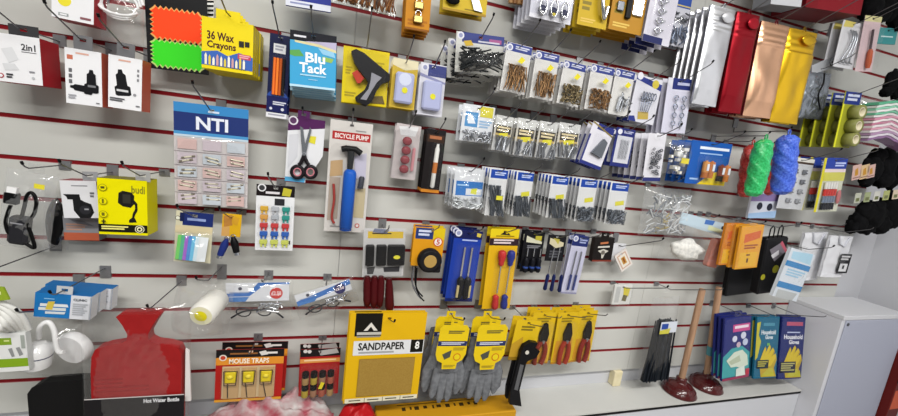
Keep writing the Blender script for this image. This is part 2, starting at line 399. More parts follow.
def cable(b, pts, r, m, n=7):
    V = [Vector(p) for p in pts]; out = []
    for i in range(len(V) - 1):
        a, c, d, e = V[max(i - 1, 0)], V[i], V[i + 1], V[min(i + 2, len(V) - 1)]
        for j in range(6):
            t = j / 6; out.append(.5 * ((2 * c) + (d - a) * t + (2 * a - 5 * c + 4 * d - e) * t * t + (3 * c - a - 3 * d + e) * t ** 3))
    b.tube(out + [V[-1]], r, m, n)
P = Pk('cable_bag', 'clear bag with a black USB cable and charger at the left edge', 'bag', (12, 168, 58, 177, 50, 250, -8, 246), -.09)
P.bag(d=.022, amp=.007, seed=5, mat=MILKY)
def pkp(P, pts, y): return [(P.x(P.local(px, py)[0]), y, P.z(P.local(px, py)[1])) for px, py in pts]
b = MB(); cable(b, pkp(P, [(17, 204), (14, 212), (12, 222), (16, 232), (24, 226), (30, 206), (33, 194), (38, 192), (42, 200), (40, 212), (34, 222), (38, 236), (40, 246), (32, 242)], -.016), .0036, M('060607', .4)); P.part('lead', b)
b = MB(); x0, z0 = pkp(P, [(17, 192)], 0)[0][::2]; b.box(x0 - .012, x0 + .012, -.017, -.007, z0 - .026, z0, BLACK, .002); pl_ = P.part('plug', b)
b = MB(); b.box(x0 - .0085, x0 + .0085, -.0155, -.0085, z0, z0 + .013, WHITE); P.part('connector', b, of=pl_)
b = MB(); x0, z0 = pkp(P, [(24, 224)], 0)[0][::2]; b.box(x0 - .017, x0 + .019, -.02, -.006, z0 - .045, z0 + .022, M('26262a'), .006); b.box(x0 - .012, x0 + .01, -.0203, -.02, z0 + .004, z0 + .007, '8a8a90'); P.part('charger', b)
b = MB(); ex = P.x(.88); b.box(P.x(.72), P.x(.92), -.0262, -.026, P.z(.16), P.z(.1), 'd8cc38'); P.part('price_sticker', b)
P.tab(BAG, .03, .02, .55); P.hook('the bag with the USB cable', .03)
P = Pk('cable_bag', 'clear bag with a black lead half hidden behind the USB cable bag', 'bag', (46, 176, 70, 182, 68, 248, 42, 250), -.04)
P.bag(d=.015, amp=.006, seed=9)
b = MB(); b.ell((P.x(.55), -.008, P.z(.6)), (.018, .007, .06), BLACK, bump=.25); P.part('lead', b)
P = Pk('holder_box', 'white box picturing a black car phone holder', 'box', (60, 181.5, 97, 180, 98.5, 218, 63.5, 218), -.09)
P.boxbody('d6d6da', '8d4046', .04, [('b', .3, .12, .75, .17, 1, '8a8a8e'), ('p', [(.05, .36), (.5, .36), (.52, .5), (.62, .56), (.8, .62), (.86, .85), (.74, 1.0), (.45, 1.0), (.3, .8), (.3, .5), (.16, .5), (.14, .43)], '1a1a1c'), ('d', .62, .78, .16, '2a2a2e'), ('r', .6, .74, .72, .78, '9a9aa0'), ('b', .8, .3, .92, .46, 2, '6a6a6e')], top='8d4046')
P.tab('8f8f92', .03, .022, .85); P.hook('the white phone holder box', .05)
P = Pk('holder_box', 'grey and orange box underneath the white phone holder box', 'box', (63, 217, 98.5, 216, 98.5, 240.5, 64, 240), -.052)
P.boxbody('85858a', '6b6b70', .03, [('r', 0, .68, 1, 1, 'b05a40'), ('b', .08, .3, .7, .62, 3, 'b08a7a'), ('p', [(.1, .05), (.6, .2), (.9, .4), (.4, .3)], '6a6a70')])
P = Pk('holder_box', 'yellow box with black phone holder on a bendy neck', 'box', (98, 179, 147, 180, 147.5, 236, 98, 233.5), -.11)
YB = 'e2d800'
P.boxbody(YB, 'cfc400', .05, [('t', 'budi', .68, .1, .96, .24, '8a8420'), ('p', [(.42, .24), (.5, .2), (.68, .22), (.74, .28), (.72, .44), (.66, .5), (.5, .48), (.4, .42)], '1b1b18'), ('r', .5, .26, .66, .42, '33332c'),
  ('p', [(.66, .4), (.74, .36), (.8, .42), (.8, .54), (.74, .64), (.72, .7), (.68, .7), (.7, .6), (.75, .52), (.75, .44), (.7, .43)], '1b1b18'), ('p', [(.62, .72), (.68, .68), (.74, .68), (.78, .76), (.62, .77)], '1b1b18'),
  ('r', 0, .81, 1, .95, '17170f'), ('b', .06, .84, .6, .92, 2, 'e8e080'), ('d', .84, .885, .1, 'f0ecc8'), ('d', .84, .885, .085, '17170f'), ('d', .84, .885, .06, 'e8e4b8'), ('d', .84, .885, .03, '17170f'),
  ('d', .12, .16, .085, '8f8a18'), ('d', .12, .16, .072, YB), ('r', .08, .14, .16, .18, '55521c'), ('d', .12, .4, .085, '8f8a18'), ('d', .12, .4, .072, YB), ('r', .1, .36, .14, .44, '6f6b18'), ('d', .12, .63, .085, '8f8a18'), ('d', .12, .63, .072, YB), ('r', .09, .6, .15, .66, '6f6b18'), ('r', .11, .72, .14, .8, '2a2916'), ('r', .08, .745, .17, .765, '2a2916')], top='6f6a10')
P.tab('9a9a98', .03, .022, .92); P.hook('the yellow phone holder box', .04)
# ------------------------------------------------------------ upper left: stationery
P = Pk('star_card_pack', 'black pack of neon orange and green spiky price stars', 'card pack', (143, -12, 209, -2, 206, 74.5, 149, 68), -.06)
P.card('1c1c1e', t=.004, hole=False, L=[('p', [(.9, .12), (1.0, .2), (1.0, .4), (.86, .3)], '1c1c1e')])
def spiky(b, P, u0, v0, u1, v1, y0, y1, m):           # a rectangle with a row of teeth on every side
    x0, x1, z0, z1 = P.x(u0), P.x(u1), P.z(v1), P.z(v0); s = .0065; nx, nz = 9, 6
    b.box(x0 + s, x1 - s, y0, y1, z0 + s, z1 - s, m); a, c = x0 + s, x1 - s; e, g = z0 + s, z1 - s
    for i in range(nx):
        p, q = a + (c - a) * i / nx, a + (c - a) * (i + 1) / nx
        b.prism([(p, g), (q, g), ((p + q) / 2, g + s)], y0, y1, m); b.prism([(q, e), (p, e), ((p + q) / 2, e - s)], y0, y1, m)
    for i in range(nz):
        p, q = e + (g - e) * i / nz, e + (g - e) * (i + 1) / nz
        b.prism([(c, q), (c, p), (c + s, (p + q) / 2)], y0, y1, m); b.prism([(a, p), (a, q), (a - s, (p + q) / 2)], y0, y1, m)
for (a, c, col, ed, nm, y) in (((.07, .19, .95, .63), 0, 'ff4a20', 'e0a860', 'orange neon star', -.0016), ((.05, .60, .95, .985), 1, '3bd52a', 'b8d27a', 'green neon star', -.0002)):
    b = MB(); spiky(b, P, *a, y - .0006, y, ed)
    d = .02; spiky(b, P, a[0] + d, a[1] + d * .9, a[2] - d, a[3] - d * .9, y - .0014, y - .0007, M(col, .6)); P.part('price_star', b, label=nm)
P.tab('1c1c1e', .03, .02); P.hook('the neon star pack', .03)
P = Pk('zebra_notebook', 'zebra striped pack peeping out above the crayon boxes', 'pack', (193, -8, 214, -4, 213, 30, 192, 26), -.035)
P.card('eeeeec', hole=False, t=.006, L=[('p', [(.55 + .04 * (i % 2), .05 + .13 * i), (1, .0 + .13 * i), (1, .06 + .13 * i), (.6, .11 + .13 * i)], '151515') for i in range(7)])
P = Pk('crayon_box', 'yellow box of wax crayons at the front of its row', 'box', (203, 18, 255, 23.5, 251, 74.5, 200.5, 67.5), -.135)
CY = 'e3cd1c'
L = [('t', '36 Wax', .1, .25, .62, .42, '4a1c24'), ('t', 'Crayons', .1, .44, .66, .62, '4a1c24'), ('p', [(0, .68), (.3, .62), (.5, .7), (.72, .6), (1, .66), (1, .93), (0, .93)], '3d63b0'), ('r', .7, .62, .96, .72, 'c2415a'), ('b', .73, .635, .94, .71, 2, 'e0a8b0'), ('r', .72, .36, .82, .48, '2a2a28'), ('r', .84, .36, .93, .46, '2a2a28')]
for i in range(11): L.append(('p', [(.06 + .075 * i, .92), (.06 + .075 * i, .74 + .03 * (i % 3)), (.082 + .075 * i, .69 + .03 * (i % 3)), (.104 + .075 * i, .74 + .03 * (i % 3)), (.104 + .075 * i, .92)], ('e8e2c8', 'd9c24a', 'f0ead8', 'c89a9a')[i % 4]))
P.boxbody(CY, 'cdb714', .019, L); P.tab(CY, .05, .022, .5)
P.stack(4, .0235, 'yellow box of wax crayons lined up behind the front crayon box'); P.hook('the row of crayon boxes', .045)
P = Pk('pencil_pack', 'navy card of orange and black pencils hanging right of the crayons', 'card pack', (269, 33, 290, 36, 287.5, 120.5, 267, 115.5), -.085)
P.card('141a40', [('r', .2, .11, .78, .22, 'd9dadf'), ('b', .28, .13, .7, .2, 2, '9a9ca8'), ('d', .5, .76, .52, '2d4a96', .1), ('p', [(0, .74), (1, .74), (1, .93), (0, .93)], '1a1f52'), ('b', .3, .8, .94, .85, 2, 'c9cbd8'), ('r', 0, .94, 1, 1, 'dcdce2'), ('b', .1, .955, .9, .985, 1, '9a9aa8'), ('d', .22, .89, .07, 'c9cbd8'), ('d', .78, .89, .08, 'c9cbd8')], t=.002)
for i, c in enumerate(('e8742a', 'f0822e', 'c05a22', '1c1a1c')):
    b = MB(); x = P.x(.3 + .15 * i); b.lathe([(.0036, 0), (.0036, P.h * .44)], (x, -.004, P.z(.72)), (0, 0, 1), c, 6); P.part('pencil', b)
P.blister(.2, .24, .86, .74, .009)
P.stack(1, .035, 'navy card of pencils hidden behind the front pencil card'); P.hook('the pencil cards', .07)
P = Pk('putty_pack', 'blue and white packet with white lower strip cut by the top of the photo', 'packet', (285, -26, 332, -20, 330, 13, 286, 4), -.10)
P.card('23308c', [('r', 0, .8, 1, 1, 'd7dae6'), ('b', .1, .86, .6, .95, 1, '8a90b8')], t=.008, hole=False); P.tab('23308c'); P.hook('the blue packet at the top', .03)
P = Pk('putty_pack', 'blue and white pack of sticky putty with navy top, front one', 'packet', (291, 30, 337, 36, 335, 90.5, 289, 86), -.12)
P.card('4ea6cf', [('r', 0, 0, 1, .17, '14151f'), ('b', .08, .075, .34, .13, 1, 'd8d8e0'), ('p', [(.3, .17), (1, .12), (1, .3), (.7, .22)], 'b7b0cc'), ('p', [(.1, .17), (.6, .19), (1, .26), (1, .31), (.6, .24), (.1, .22)], 'd8cfa0'),
  ('p', [(0, .2), (.6, .24), (1, .31), (1, 1), (0, 1)], '3f9fce'), ('p', [(0, .36), (.2, .33), (.3, .44), (.1, .46), (0, .44)], '5c9f52'), ('p', [(.7, .4), (.95, .42), (.9, .5), (.68, .48)], '8fb45a'), ('p', [(.6, .26), (.95, .3), (.98, .4), (.7, .36)], '8fc4e2'), ('t', 'Blu', .33, .36, .76, .54, 'f0f4f8'), ('t', 'Tack', .2, .55, .8, .73, 'f0f4f8'), ('b', .22, .76, .78, .8, 1, 'a8d4ea'), ('b', .4, .84, .6, .86, 1, 'a8d4ea'), ('r', 0, .96, 1, 1, 'b5d8e8')], t=.005)
P.stack(5, .019, 'blue and white pack of sticky putty stacked behind the front one', dz=-.0035, jit=.004); P.hook('the sticky putty packs', .05)
P = Pk('glue_gun_pack', 'yellow card with a black and grey glue gun', 'card pack', (344, 46, 390, 52.5, 386, 107.5, 341, 101.5), -.09)
P.card('d9c21a', [('b', .06, .35, .2, .5, 3, 'b09c18'), ('b', .55, .2, .9, .3, 2, 'b09c18'), ('b', .06, .8, .3, .9, 2, 'a8961c'), ('p', [(.5, .85), (.9, .8), (.96, .95), (.5, .97)], '6a5a30')], hole=False)
b = MB(); b.prism([p[::2] for p in pkp(P, [(351, 53), (356, 51), (364, 55), (389, 76), (389, 82), (381, 85), (376, 92), (371, 103), (366, 106), (356, 102), (355, 98), (364, 91), (368, 83), (361, 74), (354, 64)], 0)], -.024, -.004, M('1c1c1f', .35)); gb_ = P.part('gun_body', b, .003)
b = MB(); b.prism([p[::2] for p in pkp(P, [(371, 74), (381, 79), (376, 84), (371, 92), (366, 101), (360, 100), (368, 90), (370, 82)], 0)], -.0252, -.0242, M('8a8a92', .35)); P.part('grip_panel', b, of=gb_)
b = MB(); b.prism([p[::2] for p in pkp(P, [(352, 74), (357, 71), (364, 79), (360, 84), (357, 84)], 0)], -.018, -.008, 'b23a2a'); P.part('trigger', b, .001, of=gb_)
P.blister(.08, .06, .96, .95, .026, .008); P.tab(CLEAR, .03, .02); P.stack(1, .03, 'yellow glue gun card hidden behind the front glue gun'); P.hook('the glue gun packs', .08)
for q, col, edge, lab, n in (((392.5, 57, 418.5, 62, 414, 111, 390, 106), 'c9ab3c', 'e8d24a', 'gold edged pack with a lavender block and yellow price dot', 2), ((420.5, 62, 447, 66, 441.5, 118, 417, 113), 'c3c2d2', 'b9b9cc', 'navy topped pack with a lavender block and yellow price dot', 1)):
    P = Pk('sponge_pack', lab, 'pack', q, -.10)
    gold = n == 2
    P.card(col if gold else 'cfcfd8', ([('p', [(0, 0), (1, 0), (1, .16), (.5, .22), (0, .14)], 'd8cfae')] if gold else [('r', .3, .02, 1, .24, '3d447c'), ('p', [(0, .2), (1, .32), (1, .36), (0, .26)], '8a8cb0'), ('d', .17, .09, .14, 'd9d9e2'), ('d', .17, .09, .08, '8e93b4')]), t=.002)
    b = MB(); b.box(P.x(.14), P.x(.86), -.018, -.001, P.z(.9), P.z(.34 if not gold else .28), M('a9aed0', .5), .005); sp_ = P.part('sponge', b)
    b = MB(); b.lathe([(.008, 0), (.008, .0006)], (P.x(.52), -.0182, P.z(.64)), (0, -1, 0), 'd6d030', 14); P.part('price_sticker', b)
    if gold: b = MB(); b.lathe([(.017, 0), (.017, .0005)], (P.x(.5), -.0181, P.z(.42)), (0, -1, 0), 'c9cfe4', 18); P.part('round_label', b, of=sp_)
    P.blister(.06, .2, .94, .95, .021, .006)
    P.stack(2, .03, lab.replace(' and yellow price dot', '').replace('pack with', 'pack, behind the front one, with')); P.hook('the ' + lab.split(' with')[0], .06)
P = Pk('tie_pack', 'bulky clear pack of black cable ties with blue header left of the screw packs', 'card pack', (457.5, 30, 502, 38, 504, 78, 454, 70), -.12)
P.card('c9c9c4', [('r', .12, .0, 1, .24, '3c4480'), ('d', .09, .09, .07, 'd9d9e2'), ('d', .09, .09, .04, '8e93b4'), ('p', [(.15, .22), (.3, .18), (.36, .3), (.2, .34)], 'c9a83c'), ('r', .68, .1, .94, .2, 'a05a8a'), ('r', .45, .17, .9, .21, 'c9c9d8')], t=.001)
b = MB(); jumble(b, P.x(.06), P.x(.97), -.03, -.004, P.z(.98), P.z(.42), 46, .07, .0022, M('14181a', .35), 0, .7, 1.4); P.part('cable_ties', b)
P.bag(0, .3, 1, 1.04, .034, .005, 40, seed=3)
P.stack(2, .036, 'clear pack of black cable ties squeezed behind the front one', dx=-.012, dz=-.012, jit=.006); P.hook('the black cable tie packs', .04)
# hanging above, cut by the top edge
P = Pk('brush_bundle', 'bundle of brown bristles in clear wrap at the top of the photo', 'bundle', (338, -30, 399, -18, 393, 17, 334, 2), -.11)
b = MB()
for i in range(90):
    u = random.random(); x = P.x(.02 + .96 * u); b.tube([(x + random.uniform(-.01, .01), random.uniform(-.03, -.004), P.z(-.1)), (x + random.uniform(-.01, .01), random.uniform(-.03, -.004), P.z(.5)), (x + random.uniform(-.014, .014), random.uniform(-.03, -.004), P.z(.97))], .0016, ('7a4d2c', '8f6238', '5c3820')[i % 3], 4)
P.part('bristles', b); P.bag(-.02, -.2, 1.02, 1.0, .036, .004, 30, seed=8); P.tab(BAG); P.hook('the brown bristles', .03)
P = Pk('padlock_card', 'orange card with two small brass padlocks', 'card pack', (407, -26, 432, -20, 429.5, 33, 405.5, 28), -.12)
P.card('c07f14', [('b', .1, .8, .9, .94, 2, 'a8660e'), ('r', .0, .96, 1, 1, '8a5410')], t=.002)
for v in (.52, .78):
    b = MB(); x, z = P.x(.5), P.z(v); b.box(x - .012, x + .012, -.011, -.002, z - .012, z + .006, M('a8905a', .3, 1), .002); pb_ = P.part('padlock_body', b)
    b = MB(); b.tube([(x - .007, -.006, z + .006), (x - .007, -.006, z + .014), (x - .003, -.006, z + .019), (x + .003, -.006, z + .019), (x + .007, -.006, z + .014), (x + .007, -.006, z + .006)], .0018, CHROME, 6); P.part('shackle', b, of=pb_)
P.stack(3, .02, 'orange padlock card behind the front padlock card', dz=-.002); P.hook('the padlock cards', .03)
P = Pk('lock_card', 'yellow card with a black knob and grey key, right of the padlocks', 'card pack', (444, -25, 490, -15, 484.5, 15.5, 443, 10.5), -.11)
P.card('c9ac2c', [('r', 0, .93, 1, 1, 'a8862a'), ('b', .5, .86, .9, .92, 1, '8a7422')], t=.003)
b = MB(); b.ell((P.x(.2), -.008, P.z(.7)), (.02, .008, .012), BLACK); P.part('knob', b)
b = MB(); b.prism([(P.x(u), P.z(v)) for u, v in [(.6, .5), (.8, .55), (.9, .9), (.7, .88)]], -.006, -.002, STEEL); P.part('key', b, .001)
P.stack(1, .03, 'yellow lock card underneath the front one', dz=-.003); P.hook('the yellow lock cards', .03)
P = Pk('handle_pack', 'pack of tan wooden handles between two grooves at the top edge', 'pack', (504, -32, 531, -25, 526, 8, 512, 4), -.05)
b = MB()
for i in range(5): b.tube([(P.x(.1 + .2 * i), -.008, P.z(0)), (P.x(.1 + .2 * i), -.008, P.z(.98))], .007, ('a87f54', '8f6540')[i % 2], 8)
P.part('handles', b); P.tab(BAG); P.hook('the tan handles', .03)
P = Pk('hook_blister', 'silver blister with three round chrome hooks above the screw packs', 'card pack', (533, -28, 577, -16, 569, 25, 530.5, 16.5), -.13)
P.card('c9cad6', [('r', .0, .9, 1, 1, 'dcdce4')], t=.002, hole=False)
for i in range(3):
    x = P.x(.26 + .26 * i); b = MB(); b.ell((x, -.008, P.z(.80)), (.0125, .007, .012), M('2a2d48', .3)); b.tube([(x + .011 * math.cos(a * .52), -.012, P.z(.74) + .022 * math.sin(a * .52)) for a in range(13)], .003, CHROME, 6)
    b.ell((x, -.012, P.z(.9) + .002), (.007, .004, .006), (CHROME, M('c9b840'), CHROME)[i], 8, 6); P.part('wall_hook', b)
P.blister(.05, .05, .97, .97, .02, .006); P.tab('c9cad6'); P.stack(4, .026, 'blister of chrome hooks with black edge, behind the silver one', dz=-.001); P.hook('the chrome hook blisters', .03)
for q, col, lab in (((584, -32, 613, -23, 606, 30, 577, 24), 'c9a92a', 'yellow card with a chrome door handle, second card left of the chrome rings'), ((618, -32, 651, -23, 641, 36, 608, 28.5), 'b8862a', 'amber card with a black slot and chrome plate, next to the chrome rings')):
    P = Pk('handle_card', lab, 'card pack', q, -.12)
    P.card(col, [('b', .1, .55, .4, .75, 2, '8a7a30'), ('b', .1, .86, .6, .95, 2, 'e0c060')], t=.002)
    b = MB()
    if 'door' in lab: cable(b, [(P.x(.6), -.008, P.z(.1)), (P.x(.62), -.016, P.z(.45)), (P.x(.7), -.016, P.z(.7)), (P.x(.82), -.01, P.z(.82)), (P.x(.9), -.008, P.z(.6))], .007, CHROME, 8); P.part('door_handle', b)
    else:
        b.box(P.x(.4), P.x(.54), -.01, -.002, P.z(.78), P.z(.0), BLACK, .002); P.part('slot', b); b = MB(); b.box(P.x(.6), P.x(.9), -.007, -.002, P.z(.7), P.z(.1), CHROME, .002); P.part('plate', b)
        b = MB(); b.box(P.x(.14), P.x(.32), -.008, -.002, P.z(.68), P.z(.52), DSTEEL, .002); P.part('latch', b)
    P.stack(3, .024, lab.split(',')[0] + ' tucked behind the front one', dz=-.001); P.hook('the ' + lab.split(',')[0], .03)
P = Pk('ring_card', 'white card with a column of chrome rings and navy foot', 'card pack', (655, -28, 683, -20, 668, 48, 643, 39.5), -.13)
P.card('d2d0dc', [('r', 0, .9, .72, 1, '2a3060')], t=.002)
for i in range(5):
    x, z = P.x(.42), P.z(.24 + .145 * i); b = MB(); b.tube([(x + .011 * math.cos(a * .52), -.006, z + .009 * math.sin(a * .52)) for a in range(13)], .0025, CHROME, 6); b.tube([(x + .008, -.005, z), (x + .022, -.005, z + .004)], .003, CHROME, 6); P.part('ring_hook', b)
P.blister(.1, .15, .9, .9, .012, .004); P.stack(3, .03, 'white ring card with navy foot, behind the front ring card', dz=-.002); P.hook('the chrome ring cards', .03)
P = Pk('clip_pack', 'clear pack of grey clips with blue header left of the silver gift bag', 'pack', (677, -24, 695, -18, 683.5, 48.5, 667, 44), -.08)
P.card('cfd0da', [('r', 0, .2, 1, .42, '2f4f9e'), ('r', 0, .38, 1, .4, 'c9b870')], t=.001)
b = MB(); jumble(b, P.x(.15), P.x(.85), -.012, -.003, P.z(.64), P.z(.5), 14, .02, .0025, DSTEEL, 0, 1.5); P.part('clips', b)
b = MB(); jumble(b, P.x(.1), P.x(.9), -.014, -.003, P.z(.98), P.z(.7), 30, .022, .0028, M('8790a4', .35, .7), 0, 1.5); P.part('clips', b)
P.bag(0, .42, 1, 1, .016, .003, seed=1); P.stack(1, .03, 'clear pack of grey clips behind the front clip pack'); P.hook('the grey clip packs', .03)
# ------------------------------------------------------------ gift bags and the far right corner
FOILS = M('e4e5e8', .28, .88); FOILR = M('8e1420', .3, .55); FOILC = M('f0bd98', .28, .85); FOILG = M('f4c42c', .28, .85)
def foilbag(q, Y, m, side, lab, ts, n, back, sd):
    P = Pk('gift_bag', lab, 'bag', q, Y)
    b = MB(); w, h = P.w, P.h
    def fn(u, v):
        x = (u - .5) * w; z = v * h
        e = min(1, v * 6, (1 - v) * 4 + .25) * max(0, math.sin(math.pi * min(max(u, 0), 1))) ** .3
        k = noise.noise(Vector((x * 18, z * 9, sd))) * .006 + .012 * noise.noise(Vector((x * 3, z * 6, sd + 3)))
        return (x, -.008 * e + (k * e if v < .76 else .001 * math.sin(v * h * 1500) * e), z)
    b.grid(fn, 16, 90, m); b.grid(lambda u, v: ((u - .5) * w, .006, v * h), 1, 1, side)
    for u in (0, 1): b.add([((u - .5) * w, .006, 0), fn(u, 0), fn(u, 1), ((u - .5) * w, .006, h)], [(0, 1, 2, 3)], side)
    P.part('bag_body', b)
    if ts:
        b = MB(); b.ell((w * .12, -.013, h * .9), (w * .26, .003, h * .055), ts, 14, 6); P.part('gift_tag', b)
    c = MB(); c.tube([(-.007 + .014 * (k / 8), -.001, h - .004 + .016 * math.sin(math.pi * k / 8)) for k in range(9)], .0022, side, 6); P.part('hang_loop', c)
    P.hx = 0; P.hz = h + .0085; P.hook('the ' + lab.split(' hanging')[0], .10, False)
    P.stack(n, .024, back)
foilbag((710, 4, 732.5, 10.5, 718, 109.5, 693.5, 101.5), -.155, FOILS, M('a9aab0', .35, .8), 'shiny silver bottle gift bag hanging left of the red one', M('d6d7db', .3, .6), 4, 'silver gift bag behind the front silver one', 1)
foilbag((735, 9, 757, 17.5, 742.5, 115, 721.5, 110.5), -.15, FOILR, M('6d0f18', .4, .3), 'dark red bottle gift bag hanging between silver and copper ones', M('a31a28', .3, .4), 2, 'dark red gift bag behind the front red one', 2)
foilbag((760.5, 19, 788, 28, 771, 119.5, 744.5, 115), -.15, FOILC, M('74202a', .4, .3), 'copper bottle gift bag hanging left of the gold one', None, 2, 'dark edged gift bag behind the copper one', 3)
foilbag((788, 27, 817.5, 34, 796.5, 125.5, 771.5, 120.5), -.15, FOILG, M('7a5a10', .4, .4), 'bright gold bottle gift bag hanging at the right end of its row', M('e0b428', .25, .8), 1, 'gift bag behind the gold one', 4)
P = Pk('foil_pack', 'dull silver foil pack half behind the gold gift bag', 'bag', (808, 70, 830.5, 74, 823, 120.5, 798, 117), -.09)
P.bag(d=.014, amp=.007, fr=30, mat=M('8e949c', .25, .75), seed=3); b = MB(); cable(b, pkp(P, [(818, 74), (817, 84), (812, 96), (814, 110)], -.02), .0028, BLACK); P.part('cord', b)
P.tab('6f747c'); P.hook('the dull silver foil pack', .05, False)
P = Pk('shelf_bracket', 'grey metal shelf bracket hanging right of the gold gift bag', 'bracket', (813, 24, 834, 24, 832, 74, 811, 72), -.08)
b = MB(); b.box(P.x(.72), P.x(.98), -.006, 0, P.z(.9), P.z(0), M('8b8c90', .4, .6), .001); P.part('upright', b)
b = MB(); b.prism([(P.x(u), P.z(v)) for u, v in [(-.1, .82), (.9, .68), (.98, .92), (-.05, 1)]], -.012, -.0062, M('b9bcc0', .4, .4)); P.part('arm', b, .001)
b = MB(); b.lathe([(.009, 0), (.009, .001), (.005, .001), (.005, 0)], (P.x(.82), -.0122, P.z(.83)), (0, -1, 0), BLACK, 14, False); P.part('bolt', b)
P = Pk('wire_blister', 'white blister of bent chrome hooks at the upper right', 'card pack', (845, 20, 863, 24, 854, 70, 831.5, 66), -.12)
P.card('d4d4d8', [('p', [(.1, 0), (.6, 0), (.5, .12), (.05, .14)], 'd0c26a')], hole=True)
b = MB()
for i in range(3): cable(b, [(P.x(.3 + .12 * i), -.008, P.z(.2)), (P.x(.45 + .1 * i), -.012, P.z(.34)), (P.x(.35 + .13 * i), -.012, P.z(.6)), (P.x(.2 + .2 * i), -.008, P.z(.86)), (P.x(.34 + .2 * i), -.008, P.z(.9))], .0028, STEEL, 6)
P.part('wire_hooks', b); P.blister(.08, .14, .94, .95, .018, .006); P.stack(1, .03, 'white blister behind the one with bent chrome hooks'); P.hook('the blister of bent chrome hooks', .12, False)
P = Pk('tool_blister', 'pinkish blister with an orange handled tool at the upper right', 'card pack', (865, 14, 880, 18, 873, 73, 856, 70), -.13)
P.card('d0b8bc', [('r', 0, 0, 1, .1, 'd6cf9a')])
b = MB(); b.tube([(P.x(.45), -.008, P.z(.25)), (P.x(.5), -.008, P.z(.62))], .004, M('4a3a40', .3), 8); P.part('shaft', b)
b = MB(); b.lathe([(.005, 0), (.008, .01), (.009, .05), (.006, .07)], (P.x(.5), -.009, P.z(.6)), (.05, 0, -1), M('b5532c', .35), 12); P.part('tool_handle', b)
P.blister(.06, .16, .95, .96, .02, .006); P.hook('the orange handled tool', .12, False)
P = Pk('teal_pack', 'teal header pack at the upper right edge beside the tool blister', 'pack', (880, 27, 898, 29, 895, 45, 877, 43), -.10)
P.card('3f8f92', [('b', .15, .5, .8, .62, 1, 'c9e0e0')], t=.006); P.hook('the teal pack', .08, False)
P = Pk('red_carton', 'dark red carton cut by the top edge at the right', 'box', (812, -34, 868, -22, 860, 16, 806, 6), -.14)
P.boxbody('841a24', '6d141d', .11, [('r', 0, 0, .2, 1, '7a1820')]); P.tab('6d141d'); P.hook('the dark red carton', .03)
P = Pk('grey_carton', 'grey and white carton left of the dark red one at the top edge', 'box', (775, -34, 806, -28, 801, 9, 772, 2), -.14)
P.boxbody('c9cbd0', '8a8c92', .06, [('r', 0, .6, 1, .8, '54565e')]); P.tab('8a8c92'); P.hook('the grey carton', .03)
FUR = noisy('black_wool', '060607', '101012', 60, .9, bump=1.0, spec=.1)
def lumpy(name, lab, cat, px, Y, blobs):
    c = at(*px, Y); t = thing(name, lab, cat, c); b = MB()
    for (x, y, rx, rz, ry) in blobs:
        p = at(x, y, Y) - c; b.ell(p, (rx, ry, rz), FUR, 18, 12, .35, 25)
    b.build('knit', t); return t
lumpy('wool_scarf', 'black woolly bundle hanging in the top right corner', 'scarf', (885, 10), -.10, [(870, 8, .05, .05, .03), (882, 4, .06, .06, .03), (893, 6, .06, .06, .03), (899, 16, .04, .05, .03), (878, 16, .04, .03, .02)])
lumpy('winter_glove', 'black knitted glove hanging beside the white brackets at the right edge', 'glove', (892, 84), -.13, [(892, 82, .03, .045, .02), (886, 92, .022, .02, .018), (898, 90, .03, .04, .02)])
lumpy('winter_glove', 'black knitted gloves with pink tags at the right edge', 'glove', (880, 168), -.12, [(872, 168, .055, .055, .025), (886, 164, .06, .07, .025), (897, 170, .04, .08, .025), (866, 180, .035, .03, .02), (884, 178, .05, .045, .025), (878, 156, .05, .035, .02)])
lumpy('fluffy_hat', 'large black fluffy hat with ragged lower edge at the right edge', 'hat', (876, 212), -.12, [(858, 222, .05, .045, .03), (872, 214, .065, .07, .035), (888, 210, .06, .075, .035), (866, 228, .035, .03, .025), (852, 226, .025, .035, .02), (897, 206, .04, .07, .03), (880, 224, .05, .045, .03), (866, 212, .06, .05, .03), (892, 218, .05, .05, .03)])
for i, (x, c, w_) in enumerate(((853, 'c9a8a0', 8), (861, 'cdb088', 8), (868, 'c9a8a0', 7))):
    P = Pk('glove_tag', ('pink glove tag nearest the fluffy hat', 'tan glove tag with orange mark, middle of three', 'pink glove tag furthest right of three')[i], 'tag', (x, 165, x + w_, 165, x + w_, 179 - i, x - 1, 180 - i), -.15)
    P.card(c, [('p', [(.3, .3), (.6, .2), (.7, .7), (.3, .75)], 'b8862c'), ('r', .1, .82, .9, .9, '8a6a60')], hole=False)
for i in range(5):
    x = 856 + 9.5 * i
    P = Pk('hat_label', 'narrow green and white card label above the fluffy hat', 'tag', (x, 193 - i * .8, x + 5.5, 193 - i * .8, x + 4, 203 - i, x - 2, 203 - i), -.128 - .005 * i, group='labels on the fluffy hats')
    P.card(('b5b8a8', '9aa37c', 'c9c8c0', 'a7ad70', 'd0bfa8')[i], [('r', .2, .5, .8, .85, '6a6f48')], hole=False)
for (x, y, X2, Y2) in ((845, 163, 898, 148), (846, 127, 890, 118)):
    pass
P = Pk('tape_pack', 'yellow card of three wide tape rolls, front one of its row', 'card pack', (845, 91, 861, 93, 850, 149, 834, 146), -.16)
P.card('9a9c30', [('r', .05, 0, 1, .22, '22337e'), ('b', .2, .04, .9, .18, 2, 'c9cfe4'), ('r', .0, .22, .1, 1, 'd6d634')], hole=True)
for k in range(3):
    b = MB(); x, z = P.x(.62), P.z(.36 + .245 * k); b.lathe([(.016, -.001), (.027, -.001), (.027, .03), (.016, .03), (.016, -.001)], (x, -.002, z), (0, -1, 0), M('83854c', .35), 24, False)
    b.lathe([(.015, .0), (.0175, .0), (.0175, .0305), (.015, .0305), (.015, 0)], (x, -.002, z), (0, -1, 0), M('d8d0b4', .6), 24, False); P.part('tape_roll', b)
